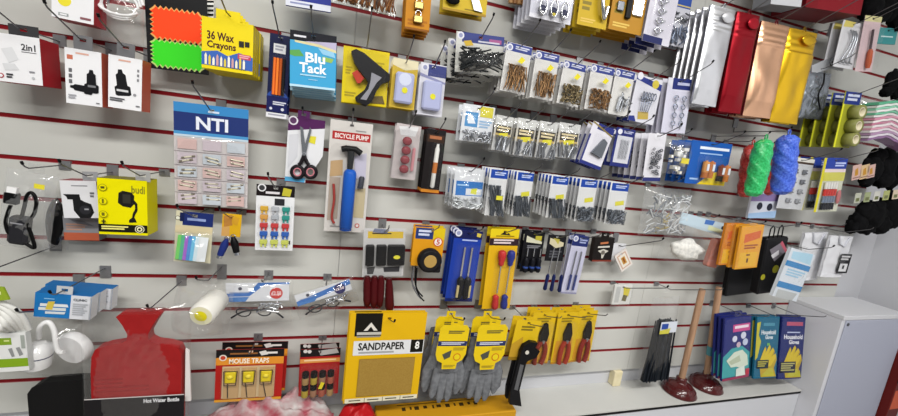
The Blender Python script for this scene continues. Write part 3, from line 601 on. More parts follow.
P.stack(3, .039, 'yellow card of tape rolls lined up behind the front one'); P.hook('the tape rolls', .10, False)
P = Pk('cloth_pack', 'pack of folded green and pink striped cloths at the right edge', 'cloths', (862, 98, 904, 112, 900, 146, 846, 140), -.15)
sc_ = ['5faa88', 'd8dcd8', '86bfa4', 'e0dede', '6fb494', 'd8d4d4', 'c98aa0', 'e4dcdc', 'b8788f', 'dcd4d6', 'cf9aac', 'dcd6da', 'a98aa8', 'd4ccd6', '8a6a90']
for i, c in enumerate(sc_):
    b = MB(); n = len(sc_); z1 = P.z(.02 + i / n * .94); d = P.h * .94 / n * .86
    pts = []
    for j in range(13):
        u = j / 12; pts.append((P.x(u), z1 + (.016 * (.35 - abs(u - .35)) * 4 - .010) - .0012 * math.sin(j * 2.1 + i)))
    b.prism(pts + [(x, z - d) for x, z in pts[::-1]], -.06 + .002 * (i % 3), -.004, M(c, .8)); P.part('cloth', b)
P.bag(-.02, -.12, 1.02, 1.1, .075, .006, 30, seed=4); P.tab(BAG); P.hook('the striped cloths', .10, False)

# ------------------------------------------------------------ screws, nails and small hardware
HDR = [('r', .02, .01, 1, .17, '3b4688'), ('b', .35, .05, .9, .13, 2, 'c9cde0'), ('d', .13, .1, .12, 'd9dae4'), ('d', .13, .1, .07, '8e93b4')]
def screwpack(q, Y, mat, kind, lab, back, n, pr=(.55, .36), dy=.024):
    P = Pk('screw_pack', lab, 'card pack', q, Y); P.card('d3d2d0', HDR, hole=True)
    b = MB(); x0, x1, z0, z1 = P.x(.12), P.x(.93), P.z(.96), P.z(.46)
    if kind == 'long': jumble(b, x0, x1, -.014, -.003, z0, z1, 40, .055, .0017, mat, .0032, .35)
    elif kind == 'short': jumble(b, x0, x1, -.014, -.003, z0, P.z(.55), 70, .022, .0019, mat, .0034, 1.6)
    elif kind == 'hooks':
        for i in range(12):
            x = random.uniform(x0 + .012, x1 - .012); y = random.uniform(-.013, -.004); z = random.uniform(z0 + .03, z1 - .012)
            b.tube([(x, y, z - .03), (x + .004, y, z)] + [(x + .009 * math.cos(a * .6 + 2.6) + .012, y, z + .010 * math.sin(a * .6 + 1.8)) for a in range(7)], .0019, mat, 5)
    P.part({'hooks': 'screw_hooks'}.get(kind, 'screws'), b)
    b = MB(); x, z = P.x(pr[0]), P.z(pr[1]); b.prism([(x - .010, z - .006), (x + .003, z - .010), (x + .013, z + .002), (x, z + .009)], -.0168, -.0162, 'd9cc2e'); P.part('price_sticker', b)
    P.blister(.03, .22, .98, .99, .016, .005); P.stack(n, dy, back); P.hook('the ' + lab.split(', ')[0], .06)
SP = [((508, 42, 533, 47, 524, 95, 499, 90), 'long', BRASS, 'pack of long brass screws, first pack right of the cable ties', 4),
      ((537, 50, 560, 55, 552, 101, 529, 97), 'long', BRASS, 'pack of long brass screws, second pack right of the cable ties', 3),
      ((565, 60, 587, 65, 577, 107, 556, 103), 'short', M('7d6f52', .4, .8), 'pack of short dark brass screws, third pack right of the cable ties', 2),
      ((593, 64, 615, 68, 606, 112, 583, 109), 'short', BRASS, 'pack of small brown screws, fourth pack right of the cable ties', 4),
      ((616, 68, 636, 72, 626, 117, 608, 113), 'hooks', STEEL, 'pack of silver screw hooks with yellow price dot', 3)]
for q, kind, mt, lab, n in SP: screwpack(q, -.135, mt, kind, lab, lab.split(',')[0] + ' behind the ' + (lab.split(', ')[1].replace(' pack right of', ' one after') if ',' in lab else 'front one'), n, (.55, .34))
P = Pk('screw_pack', 'white card of silver cup hooks in a fan with diagonal navy edge', 'card pack', (638, 75, 663, 80, 653, 126, 627.5, 119), -.135)
P.card('cfcfd8', [('p', [(0, 0), (1, .1), (1, .24), (0, .1)], '2f3a80'), ('d', .12, .02, .11, 'd9d9e2'), ('d', .75, .12, .13, 'c9b84a'), ('p', [(0, .9), (.2, .88), (.3, 1), (0, 1)], '2f3a80'), ('p', [(.3, .78), (.7, .74), (.75, .9), (.35, .94)], 'b8a050')], hole=True)
b = MB()
for i in range(5):
    x = P.x(.34 + .07 * i); b.tube([(x, -.006, P.z(.76))] + [(x + .003 * i - .004 + .008 * math.sin(a * .55), -.008 - .001 * i, P.z(.42) + .012 * math.cos(a * .55)) for a in range(9)], .0017, M('7f8696', .3, .9), 5)
P.part('cup_hooks', b); P.blister(.12, .26, .9, .84, .014, .005); P.stack(2, .028, 'card of silver cup hooks with navy edge, behind the fanned one'); P.hook('the fan of cup hooks', .06)
P = Pk('screw_pack', 'lilac white card of large silver eye hooks in two columns', 'card pack', (668, 76, 690, 81, 687, 135, 662, 131), -.135)
P.card('cccbdb', [('r', .2, 0, 1, .2, '26306e'), ('b', .4, .07, .9, .15, 1, 'b8bcd8'), ('p', [(0, 0), (.2, 0), (.2, .2), (0, .1)], 'd0d0da')], hole=True)
for i in range(4):
    for j in range(2):
        x, z = P.x(.38 + .32 * j), P.z(.36 + .155 * i); b = MB(); b.tube([(x + .008 * math.cos(a * .57), -.006, z + .008 * math.sin(a * .57)) for a in range(11)], .0017, M('8d97ac', .25, .9), 5, True); b.tube([(x, -.006, z - .008), (x, -.006, z - .018)], .0017, STEEL, 5); P.part('eye_hook', b)
P.blister(.14, .24, .94, .96, .013, .005); P.stack(3, .022, 'lilac card of eye hooks behind the front eye hook card'); P.hook('the eye hook cards', .06)
P = Pk('fixing_bag', 'clear bag of chrome fixings with blue and white label, upper one', 'bag', (464, 103, 495, 108, 491, 144, 459, 140), -.10)
P.card('dcdfe4', [('r', .1, .2, .5, .6, '4d8ec4'), ('p', [(.16, .34), (.3, .26), (.44, .5), (.2, .52)], 'e0e6ee'), ('r', .55, .02, .95, .3, 'd2c838'), ('b', .55, .4, .95, .62, 3, '8fb2d4')], hole=True)
b = MB(); jumble(b, P.x(.05), P.x(.95), -.016, -.003, P.z(.98), P.z(.68), 40, .018, .0026, STEEL, 0, 1.6); P.part('fixings', b); P.bag(-.03, .0, 1.03, 1.06, .02, .005, 40, hole=True, seed=2)
P.stack(1, .04, 'clear bag of chrome fixings behind the upper labelled one'); P.hook('the upper bag of chrome fixings', .06)
for i, q in enumerate(((496, 114, 513, 118, 509, 153, 492, 149), (518, 117, 536, 121, 532, 158, 513, 154), (539, 120, 557, 124, 553, 161, 536, 156), (559, 121, 580, 126, 576, 160, 556, 156))):
    nm = ('first', 'second', 'third', 'fourth')[i]
    P = Pk('bit_bag', nm + ' clear bag of silver bolts with black and tan label, right of the chrome fixings', 'bag', q, -.11)
    P.card('c9c4b8', [('r', 0, 0, 1, .26, 'c9cac8'), ('r', .1, .26, .95, .5, '2a2622'), ('b', .16, .3, .9, .47, 2, 'd8c9a0'), ('r', .1, .5, .95, .62, 'b8a064'), ('p', [(.3, .5), (.8, .46), (.75, .7), (.25, .68)], 'd9cf30'), ('r', 0, .62, 1, 1, 'c6c7c8')], hole=True)
    b = MB(); jumble(b, P.x(.06), P.x(.94), -.016, -.003, P.z(.98), P.z(.6), 16, .05, .0026, STEEL, .004, .3); P.part('bolts', b); P.bag(-.06, 0, 1.06, 1.05, .02, .005, 45, hole=True, seed=i)
    P.stack(3, .026, 'clear bag of silver bolts stacked behind the ' + nm + ' labelled bolt bag'); P.hook('the ' + nm + ' bag of bolts', .05, False)
P = Pk('picture_hook_card', 'white card with navy edges hanging crooked right of the bolt bags', 'card pack', (595, 121.5, 615, 129.5, 600, 170, 577.5, 162), -.12)
P.card('d6d5de', [('r', .25, 0, 1, .14, '2c3478'), ('p', [(0, 0), (1, .16), (1, .2), (0, .04)], '8a7a4a'), ('r', .0, .92, 1, 1, '2c3478'), ('r', 0, .3, .08, .92, '3a3f78')], hole=True)
b = MB(); b.prism([(P.x(u), P.z(v)) for u, v in [(.3, .7), (.62, .3), (.82, .36), (.8, .74)]], -.01, -.002, M('7f848c', .35, .8)); P.part('bracket', b, .001); P.blister(.24, .24, .9, .82, .014, .005)
P.stack(2, .026, 'white card with navy edges behind the crooked one'); P.hook('the crooked navy edged card', .06)
P = Pk('chain_card', 'small white card of silver chain in a navy frame', 'card pack', (616.5, 126.5, 635, 130.5, 628.5, 169, 610.5, 164.5), -.12)
P.card('2a3170', [('r', .12, .2, .92, .9, 'cfd0d8'), ('d', .2, .1, .12, 'd9d9e2'), ('b', .4, .06, .9, .14, 2, 'b8bcd8')], hole=True)
b = MB()
for i in range(9):
    for j in range(3): x, z = P.x(.36 + .16 * j), P.z(.32 + .055 * i); b.tube([(x + .004 * math.cos(a * 1.05), -.004 - .001 * (i % 2), z + .0035 * math.sin(a * 1.05)) for a in range(6)], .001, STEEL, 4, True)
P.part('chain', b); P.blister(.14, .22, .9, .88, .01, .004); P.stack(2, .03, 'card of silver chain behind the navy framed one'); P.hook('the navy framed chain card', .06)
P = Pk('chain_card', 'tall white card of dark chain at the front of a thick stack', 'card pack', (646.5, 131, 664, 136, 662, 182, 645, 180), -.15)
P.card('d4d3da', [('r', 0, .92, 1, 1, '30366e'), ('d', .5, .06, .16, 'dcdce2')], hole=True)
b = MB()
for i in range(34):
    x, z = P.x(random.uniform(.25, .8)), P.z(random.uniform(.32, .84)); b.tube([(x + .005 * math.cos(a * 1.05), -.004 - .006 * random.random(), z + .004 * math.sin(a * 1.05)) for a in range(6)], .0013, M('50535c', .35, .8), 4, True)
P.part('chain', b); P.blister(.16, .26, .9, .88, .012, .004); P.stack(5, .026, 'grey edged chain card in the thick stack behind the tall white one', dx=-.003); P.hook('the thick stack of chain cards', .04)
P = Pk('cube_bag', 'clear bag of white plastic cubes left of the battery packs', 'bag', (667, 133, 690, 140, 686, 178, 662, 170), -.12)
for i in range(26):
    b = MB() if i == 0 else b; c = Vector((P.x(random.uniform(.15, .85)), random.uniform(-.026, -.006), P.z(random.uniform(.3, .95)))); k = random.uniform(.004, .0065)
    b.box(c.x - k, c.x + k, c.y - k, c.y + k, c.z - k, c.z + k, ('e2e3e4', 'cfd1d4', 'd8d6cc')[i % 3])
P.part('cubes', b); b = MB(); b.box(P.x(.4), P.x(.7), -.0345, -.034, P.z(.7), P.z(.56), 'd2c444'); P.part('price_sticker', b); P.bag(0, .1, 1, 1, .036, .006, 40, seed=6); P.tab(BAG); P.hook('the bag of white cubes', .03)
P = Pk('battery_pack', 'blue and yellow pack of batteries beside the rope hanks, front one', 'card pack', (692, 139, 732, 145, 724, 187, 685, 182), -.12)
P.card('1f57a8', [('b', .22, .12, .95, .22, 1, 'dfe6f2'), ('b', .24, .26, .8, .31, 1, '9ab8de'), ('p', [(.3, 1), (.62, .72), (1, .6), (1, 1)], 'd9c022'), ('r', .1, .86, .3, .9, '9ab8de')], hole=True)
for i, u in enumerate((.36, .50, .76, .90)):
    b = MB(); x = P.x(u); z0 = P.z(.84 if i < 2 else .9); b.lathe([(.0105, 0), (.0105, .02)], (x, -.012, z0), (.03, 0, 1), ('a8622e', 'b06a30', '2a1c1c', 'b06a30')[i], 12); b.lathe([(.0105, .0202), (.0105, .058), (.004, .058), (.004, .062)], (x, -.012, z0), (.03, 0, 1), ('c98a4a', 'b8703a', '7a3a2c', 'c07a48')[i], 12)
    b.box(x - .005, x + .005, -.0236, -.0226, z0 + .026, z0 + .05, 'd8dce4'); P.part('battery', b)
P.blister(.22, .32, .98, .96, .025, .006); P.stack(3, .028, 'blue battery pack behind the front battery pack'); P.hook('the battery packs', .06)
# ------------------------------------------------------------ ropes and right hand goods
def hank(lab, q, Y, c1, c2, n=1):
    P = Pk('rope_hank', lab, 'rope', q, Y); b = MB(); mt = noisy('rope', c1, c2, 160, .3, bump=.6, spec=.5)
    w, h = P.w, P.h
    def fn(u, v):
        a = 2 * math.pi * u; z = v * h; k = max(.3, min(1, .55 + v * 7, .5 + (1 - v) * 7)) * (.86 + .14 * math.sin(math.pi * v))
        tw = .0016 * math.sin(4 * a + z * 120) + .0009 * math.sin(z * 260 + 7 * a)
        return ((w * .35 + tw) * k * math.cos(a) + .004 * math.sin(z * 30), ((w * .30 + tw) * k * math.sin(a)) - w * .3, z)
    b.grid(fn, 28, 90, mt); P.part('twisted_cord', b)
    b = MB(); b.tube([(.006 * math.cos(a * .6), -w * .3, h + .008 + .010 * math.sin(a * .6)) for a in range(11)], .0022, mt, 6, True); P.part('hang_loop', b)
    P.hx = 0; P.hz = h + .013; return P
P = hank('shiny green rope hank hanging between red and blue ones', (747, 138, 765, 141, 754, 197, 734, 193), -.165, '1f9a4c', '3fc878'); P.hook('the green rope hank', .03)
P = hank('bright blue rope hank in front of a red one', (764, 134, 785, 137, 784, 194, 763, 190), -.165, '2a4cc0', '5c7ee4'); P.hook('the blue rope hank', .03)
P = hank('red rope hank seen left of the green one', (735, 144, 752, 146, 747, 197, 731, 194), -.08, 'a02a28', 'cc5048'); P.hook('the red rope hank left of the green one', .02)
P = hank('red rope hank glimpsed between the green and blue ones', (756, 148, 772, 150, 768, 195, 750, 192), -.06, '9a2424', 'c24840'); P.hook('the red rope hank behind the blue one', .02)
P = Pk('peg_pack', 'white and lilac packet with two dark round pictures under the blue rope', 'packet', (752, 193, 779, 195, 775, 219, 748, 217), -.10)
P.card('cfd3e0', [('r', 0, 0, 1, .3, '8a78a8'), ('d', .35, .5, .1, '2a2c3a'), ('d', .72, .54, .1, '2a2c3a'), ('p', [(0, .8), (1, .7), (1, 1), (0, 1)], '9ab8da')], t=.008, hole=False); P.tab('cfd3e0'); P.hook('the packet under the blue rope', .03)
P = Pk('switch_card', 'tall grey card of small square hooks right of the ropes', 'card pack', (789, 156, 814, 160, 802.5, 211, 777, 207), -.115)
P.card('c4c6ca', [('r', 0, 0, 1, .07, 'd6d4ce'), ('r', 0, .07, 1, .11, '4a3c34')], hole=True)
for i in range(4):
    for j in range(2):
        x, z = P.x(.34 + .36 * j), P.z(.26 + .19 * i); b = MB(); b.box(x - .012, x + .012, -.007, -.002, z - .009, z + .009, M('9a9da3' if i > 1 else '6e7178', .4, .3), .002); b.tube([(x, -.007, z + .002), (x, -.014, z - .003), (x, -.013, z - .008)], .002, STEEL, 5); P.part('adhesive_hook', b)
P.blister(.06, .13, .97, .98, .018, .006); P.stack(1, .03, 'grey card of square hooks behind the tall front one'); P.hook('the tall grey hook card', .07)
P = Pk('marker_pack', 'navy topped pack of coloured markers with yellow edge', 'card pack', (824, 157, 846, 159, 838, 213, 815, 210), -.15)
P.card('c9cbb8', [('r', .1, 0, 1, .2, '27409a'), ('b', .5, .08, .95, .17, 2, 'b8c4ea'), ('r', 0, .0, .1, 1, 'cfc52a'), ('r', .1, .2, 1, .26, 'd8c8cc'), ('r', .1, .26, 1, .42, 'c9c450')], hole=True)
for i, c in enumerate(('d6d6d2', 'c23a36', '707c90', '22242a')):
    b = MB()
    for k in range(5): b.tube([(P.x(.2 + .11 * k), -.007, P.z(.44 + .13 * i)), (P.x(.2 + .11 * k), -.007, P.z(.56 + .13 * i))], .0052, c, 7)
    P.part('marker_band', b)
b = MB(); b.ell((P.x(.86), -.006, P.z(.72)), (.012, .005, .03), 'b06a6c'); P.part('eraser', b)
P.blister(.12, .26, .98, .97, .016, .006); P.stack(2, .045, 'yellow edged marker pack behind the navy topped one'); P.hook('the marker packs', .07)
P = Pk('fitting_bag', 'big clear bag of tangled clear plastic fittings left of the net bag', 'bag', (646, 187, 690, 190, 684, 236, 638, 233), -.06)
b = MB(); jumble(b, P.x(.08), P.x(.92), -.03, -.004, P.z(.95), P.z(.12), 70, .04, .002, M('d4d7da', .2, 0), 0, 1.6); jumble(b, P.x(.08), P.x(.92), -.022, -.004, P.z(.95), P.z(.12), 50, .035, .0022, M('7f858c', .3, 0), 0, 1.6); jumble(b, P.x(.3), P.x(.6), -.03, -.004, P.z(.95), P.z(.5), 10, .02, .003, M('a89a6a', .4), 0, 1.6); P.part('plastic_fittings', b)  # darker grey pieces put the shade between the clear fittings into colour
P.bag(d=.04, amp=.009, fr=40, seed=7, mat=MILKY); P.tab(BAG, u=.3); P.hook('the bag of clear fittings', .04)
P = Pk('net_bag', 'clear bag with white net puff and pink sponge under a pale blue header', 'bag', (690, 217, 724, 221, 719, 267, 658, 258), -.09)
P.card('b9ccd8', [('p', [(.5, .02), (.7, .0), (.68, .1), (.5, .12)], '4a74b8'), ('d', .9, .1, .03, '2a2c30'), ('p', [(.6, .12), (.9, .14), (.9, .22), (.6, .22)], 'cfd8b0')], poly=[(.0, 0), (1.05, 0), (1.05, .28), (.0, .24)])
b = MB(); b.ell(Vector(pkp(P, [(681, 248)], -.022)[0]), (.074, .022, .04), noisy('white_net', 'c9c8c4', 'e6e4de', 90, .8, bump=1.0), 20, 12, .3, 40); P.part('net_puff', b)
b = MB(); b.box(P.x(.72), P.x(.94), -.026, -.004, P.z(.98), P.z(.36), M('b87a6c', .8), .006); P.part('sponge', b)
P.bag(-.2, .2, 1.08, 1.06, .036, .006, 35, seed=5, mat=BAG); P.tab(BAG, u=.6); P.hook('the net puff bag', .02)
for q, Y, c, lab in (((740, 224, 761, 228, 759, 269, 738, 266.5), -.18, 'd9981e', 'orange yellow packet of floor cloths, right hand one'), ((725, 222, 742, 225, 738, 266, 721, 263), -.15, 'c87a1c', 'deep orange packet of floor cloths, left hand one')):
    P = Pk('cloth_packet', lab, 'packet', q, Y)
    P.card(c, [('p', [(.2, .2), (.9, .12), (.9, .3), (.2, .4)], 'c85a1c'), ('b', .25, .44, .85, .56, 2, '9a4a14'), ('r', .1, .62, .9, .96, 'dba81e'), ('r', .4, .66, .56, .7, '7a4a14'), ('r', .44, .76, .52, .86, '5a3010')], t=.01, hole=False)
    P.bag(-.02, 0, 1.02, 1, .008, .004, 45, seed=3); P.tab(BAG); P.stack(0 if 'deep' in lab else 1, .022, lab.split(',')[0] + ' behind the ' + lab.split(', ')[1].replace('one', 'front one')); P.hook('the ' + lab.split(' packet')[0] + ' packet', .03)
P = Pk('insole_pack', 'black strapped pack with a striped label right of the orange packets', 'pack', (765, 239, 788, 237, 780, 294, 760, 292), -.14)
b = MB(); b.box(P.x(0), P.x(1), 0, .03, 0, P.h, M('161618', .4), .006); P.layers(b, [('p', [(.2, .2), (.7, .08), (.95, .26), (.5, .42)], '77727a'), ('p', [(.62, .1), (.7, .06), (1, .24), (.94, .28)], 'b85a6a'), ('p', [(.3, .3), (.6, .22), (.66, .3), (.4, .36)], 'c9c8cc'), ('d', .62, .56, .14, 'b5b02a'), ('d', .1, .68, .1, '9a9628')]); P.part('pack_body', b)
b = MB(); P_ = P.h
for x in (.12, .5): b.tube([(P.x(x), .005, P_), (P.x(x + .02), .005, P_ + .038), (P.x(x + .12), .005, P_ + .05), (P.x(x + .2), .005, P_ + .038), (P.x(x + .2), .005, P_)], .0022, BLACK, 6)
P.part('strap', b); P.hx = P.x(.22); P.hz = P_ + .048; P.hook('the black strapped pack', .04)
P = Pk('insole_pack', 'black pack hanging below and behind the orange packets', 'pack', (731, 250, 763, 252, 760, 296, 729, 292), -.07)
b = MB(); b.box(P.x(0), P.x(1), 0, .02, 0, P.h, M('151517', .4), .005); P.part('pack_body', b); P.tab('151517'); P.hook('the black pack behind the orange packets', .01)
P = Pk('wipe_pack', 'white and blue packet hanging tilted left of the white vest bags', 'packet', (790, 245.5, 812, 256, 797, 306, 777, 292), -.185)
P.card('d3dae2', [('p', [(.1, .06), (.9, .0), (.95, .22), (.12, .2)], 'a9d0e4'), ('r', 0, .25, 1, .36, '2a7fba'), ('b', .15, .4, .9, .56, 3, '9ac2dc'), ('r', 0, .68, 1, .8, '2a7fba'), ('p', [(.1, .84), (.9, .84), (.8, 1), (.1, 1)], 'b5b9ba')], t=.012, hole=False)
P.bag(-.02, -.04, 1.02, 1.02, .01, .006, 45, seed=2); P.tab(BAG); P.hook('the tilted white and blue packet', .04)
for q, Y, lab, bl in (((828, 232, 852, 236, 841, 279, 818, 276), -.11, 'bagged white vest with a black label, right hand one', 1), ((800, 229, 826, 232, 818, 282, 794, 279), -.07, 'bagged white vest behind the labelled one', 0)):
    P = Pk('vest_bag', lab, 'bag', q, Y)
    b = MB(); b.grid(lambda u, v: (P.x(.06 + .88 * u), -.006 - .006 * math.sin(math.pi * u) + .004 * noise.noise(Vector((u * 5, v * 7, bl))), P.z(.97 - .93 * v)), 16, 20, M('dcdde2', .8)); b.box(P.x(.06), P.x(.94), -.004, .004, P.z(.97), P.z(.04), M('d4d5da', .8)); vs_ = P.part('vest', b)
    b = MB(); b.tube([(P.x(.3), -.013, P.z(.03)), (P.x(.36), -.016, P.z(.2)), (P.x(.55), -.016, P.z(.26)), (P.x(.75), -.013, P.z(.06))], .004, M('c4c6ce', .8), 6); P.part('neckline', b, of=vs_)
    if bl:
        b = MB(); P.layers(b, [('r', .5, .42, .95, .86, '1c1c20'), ('b', .55, .46, .9, .58, 2, 'c9c9cc'), ('r', .57, .64, .88, .82, 'd4d5d8'), ('r', .68, .68, .76, .76, '1c1c20')], -.019); P.part('label', b)
    P.bag(-.04, -.02, 1.04, 1.02, .022, .006, 38, seed=bl + 3, mat=BAG); P.tab(BAG); P.hook('the ' + lab, .05, False)

# ------------------------------------------------------------ middle of the wall
P = Pk('fuse_card', 'blue headed card holding twelve glass fuses in pockets', 'card pack', (174, 101, 249.5, 110, 246.5, 207.5, 174.5, 205.5), -.07)
P.card('c3bdbd', [('r', 0, 0, 1, .1, '3a83bd'), ('r', 0, .09, 1, .27, '26366f'), ('r', 0, .27, 1, .3, '4a8fc4'), ('r', 0, .3, 1, .32, 'b8cbd8'), ('t', 'NTI', .29, .12, .72, .245, 'dfe4f0'), ('b', .45, .055, .6, .085, 1, 'c8d8ea')] + [('r', 0, .46 + .135 * i, 1, .464 + .135 * i, '8f7f86') for i in range(4)] +
  [('p', [(.05 + .33 * j, .34 + .135 * i), (.3 + .33 * j, .34 + .135 * i), (.3 + .33 * j, .44 + .135 * i), (.05 + .33 * j, .44 + .135 * i)], ('c9aca8', 'c0b4bc', 'b9c0c8')[(i + j) % 3]) for i in range(5) for j in range(3)], top=.010)
for i in range(4):
    for j in range(3):
        b = MB(); a = random.uniform(-.25, .25)
        for k in range(2):
            x, z = P.x((.18, .52, .84)[j] + random.uniform(-.02, .02)), P.z(.515 + .125 * i + .035 * k); dx, dz = math.cos(a) * .014, math.sin(a) * .014
            b.tube([(x - dx, -.004, z - dz), (x + dx, -.004, z + dz)], .0022, M('c9c4b0', .2), 7)
            for sgn in (-1, 1): b.tube([(x + sgn * dx * .6, -.004, z + sgn * dz * .6), (x + sgn * dx * 1.1, -.004, z + sgn * dz * 1.1)], .0028, M('a9a294', .3, .9), 7)
        P.part('glass_fuse', b)
P.bag(0, .31, 1, 1, .009, .0025, 30, seed=1); P.hook('the card of glass fuses', .08)
P = Pk('card_pack', 'navy headed clear pack of coloured key cards under the glass fuses', 'card pack', (182, 212, 213, 213, 211, 262, 168, 262), -.10)
P.card('c9c4a8', [('r', .18, 0, 1, .27, '1e2c66'), ('r', .1, .03, .22, .2, '17204a'), ('b', .3, .12, .8, .2, 1, '8a9ac8'), ('d', .05, .14, .07, '4a4a30'), ('d', .05, .14, .055, 'd9d9c8'), ('r', 0, .28, 1, .42, 'cdbf9a')], hole=True)
for i, c in enumerate(('6fc862', '4fae84', '9a5fc0', '4a86cc', '6ab8dc', 'c9dce4', 'd8dde0')):
    b = MB(); u = .05 + .1 * i; b.prism([(P.x(u + .05), P.z(.46)), (P.x(u + .3), P.z(.46)), (P.x(u + .24), P.z(.95)), (P.x(u), P.z(.95))], -.004 - .0012 * i, -.0032 - .0012 * i, c); P.part('colour_card', b)
P.bag(-.05, .36, 1.05, 1.02, .02, .006, 40, seed=2); P.hook('the coloured key cards', .06)
P = Pk('keyring_card', 'small yellow card with dangling navy and silver keyrings', 'card pack', (223, 213, 242, 215, 240, 237, 221, 236), -.09)
P.card('d2a41e', [('p', [(.05, .1), (.5, .05), (.55, .5), (.1, .6)], 'b07a3a'), ('p', [(0, .6), (.4, .55), (.42, 1), (0, 1)], 'c89a5a'), ('p', [(.5, .1), (.9, .15), (.8, .5), (.5, .4)], 'c8962a')], hole=True)
for a, bb, m_, nm in (((228, 238), (220, 257), NAVY, 'navy'), ((234, 236), (238, 254), BLACK, 'black')):
    b = MB(); u, v = P.local(*a); p = Vector((P.x(u), -.008, P.z(v))); u, v = P.local(*bb); q_ = Vector((P.x(u), -.008, P.z(v))); d = q_ - p
    b.tube([p, p + d * .3, p + d * .85], [.004, .010, .008], m_, 8); b.tube([p + d * .84, q_], [.006, .007], CHROME, 8); b.tube([p + Vector((.006 * math.cos(t_ * .6), 0, .006 * math.sin(t_ * .6))) for t_ in range(11)], .0014, CHROME, 5, True); P.part('keyring', b, label=nm + ' keyring')
P.hook('the keyring card', .06)
P = Pk('blade_fuse_card', 'white card of fifteen coloured blade fuses with black top', 'card pack', (257, 184.5, 295.5, 186, 292, 251, 254.5, 249.5), -.08)
P.card('dcdde0', [('r', 0, 0, 1, .17, '1c1718'), ('b', .24, .1, .6, .155, 1, 'd8d4d8'), ('p', [(.7, .03), (.92, .05), (.88, .16), (.66, .15)], 'b8b038'), ('d', .14, .05, .11, 'd9d9dc'), ('d', .14, .05, .075, '3a3a3c'), ('r', .48, .2, .74, .3, '2c2c30'), ('r', .9, .84, .93, .9, '26262a')], top=.004)
for i, cs in enumerate((('c9a03a', 'a9acb2', '2f8a80'), ('c8944a', 'a4a8ae', '2f8a80'), ('b83a3c',) * 3, ('2f5aa8',) * 3, ('b9bf5a',) * 3)):
    for j, c in enumerate(cs):
        x, z = P.x(.22 + .285 * j), P.z(.375 + .128 * i); b = MB(); b.box(x - .0095, x + .0095, -.007, -.0012, z - .002, z + .010, c, .0012)
        for sgn in (-1, 1): b.box(x + sgn * .005 - .0024, x + sgn * .005 + .0024, -.005, -.0035, z - .010, z - .002, c)
        P.part('blade_fuse', b)
P.blister(.05, .3, .97, .97, .009, .003); P.hook('the blade fuse card', .07)
P = Pk('scissors_card', 'white card of black and pink handled scissors with purple top', 'card pack', (288.5, 115, 325, 121.5, 321, 184, 285, 181), -.07)
P.card('d9dade', [('p', [(.0, 0), (1, 0), (1, .12), (0, .22)], '4e2152'), ('d', .13, .06, .13, 'd6d2da'), ('d', .13, .06, .09, '5a3a5e'), ('p', [(.6, .26), (.78, .26), (.76, .38), (.58, .36)], 'd6cc3c'), ('p', [(.0, .93), (.56, .93), (.54, 1), (0, 1)], '4f9ac4'), ('p', [(.05, .28), (.3, .25), (.3, .6), (.06, .8)], 'c9cad0')], poly=[(0, 0), (1, 0), (1, .55), (.82, .74), (.58, .78), (.56, 1), (0, 1)])
def S2(px, py, y=-.008): u, v = P.local(px, py, y); return (P.x(u), y, P.z(v))
b = MB(); b.prism([S2(300, 126)[::2], S2(303, 128)[::2], S2(307, 158)[::2], S2(302.5, 158)[::2]], -.008, -.0065, CHROME); b.prism([S2(310, 127)[::2], S2(311.5, 130)[::2], S2(305, 158)[::2], S2(301.5, 156)[::2]], -.0064, -.005, CHROME); P.part('blades', b)
b = MB(); b.lathe([(.005, 0), (.004, .002)], S2(304, 154), (0, -1, 0), STEEL, 10); P.part('pivot', b)
for cx in (297.5, 310.5):
    b = MB(); c = Vector(S2(cx, 172)); b.tube([c + Vector((.0145 * math.cos(a * .349), 0, .0155 * math.sin(a * .349))) for a in range(18)], .0052, M('1e1a1e', .35), 8, True); b.tube([Vector(S2(304, 156)), Vector(S2(304 + (cx - 304) * .5, 163)), Vector(S2(cx * .8 + 304 * .2, 165))], .005, M('1e1a1e', .35), 8); sh_ = P.part('scissor_handle', b)
    b = MB(); b.tube([c + Vector((.0095 * math.cos(a * .349), -.002, .0105 * math.sin(a * .349))) for a in range(18)], .0022, M('c07a84', .4), 6, True); P.part('finger_liner', b, of=sh_)
P.tab('4e2152', .03, .018, .4); P.hook('the scissors card', .03)
P = Pk('pump_card', 'blue bicycle pump on a grey card with a red title band', 'card pack', (329.5, 118, 371.5, 125, 366, 233, 325, 230.5), -.08)
P.card('c9c5c1', [('r', .06, .095, .96, .165, 'a82c2c'), ('t', 'BICYCLE PUMP', .12, .11, .92, .152, 'e8dcd8'), ('b', .6, .07, .85, .085, 1, '8a8a8a'), ('p', [(.06, .36), (.34, .34), (.36, .48), (.06, .5)], 'b99a72'), ('p', [(.06, .5), (.32, .5), (.3, .88), (.06, .9)], 'a89a8e'), ('p', [(.6, .3), (.9, .26), (.92, .5), (.66, .5)], 'b9b6c8'), ('p', [(.66, .6), (.94, .58), (.94, .86), (.66, .86)], 'b5a888'), ('d', .8, .935, .06, 'b05a54'), ('d', .8, .935, .035, 'd0c8c4'), ('b', .14, .945, .6, .965, 1, '8a8684')], hole=True)
b = MB(); x = P.x(.52); zt = P.z(.255); b.tube([(P.x(.3), -.018, zt + .002), (P.x(.4), -.019, zt + .006), (P.x(.62), -.019, zt + .006), (P.x(.76), -.018, zt - .004)], .0085, BLACK, 8); b.tube([(x, -.018, zt), (x, -.018, P.z(.42))], [.010, .0075], M('2c2e30', .35), 8); P.part('pump_handle', b)
b = MB(); b.lathe([(.011, 0), (.0175, .003), (.0175, P.h * .5), (.015, P.h * .52), (.010, P.h * .535)], (x, -.02, P.z(.95)), (.01, 0, 1), M('1a56b4', .3), 20); pb_ = P.part('pump_barrel', b)
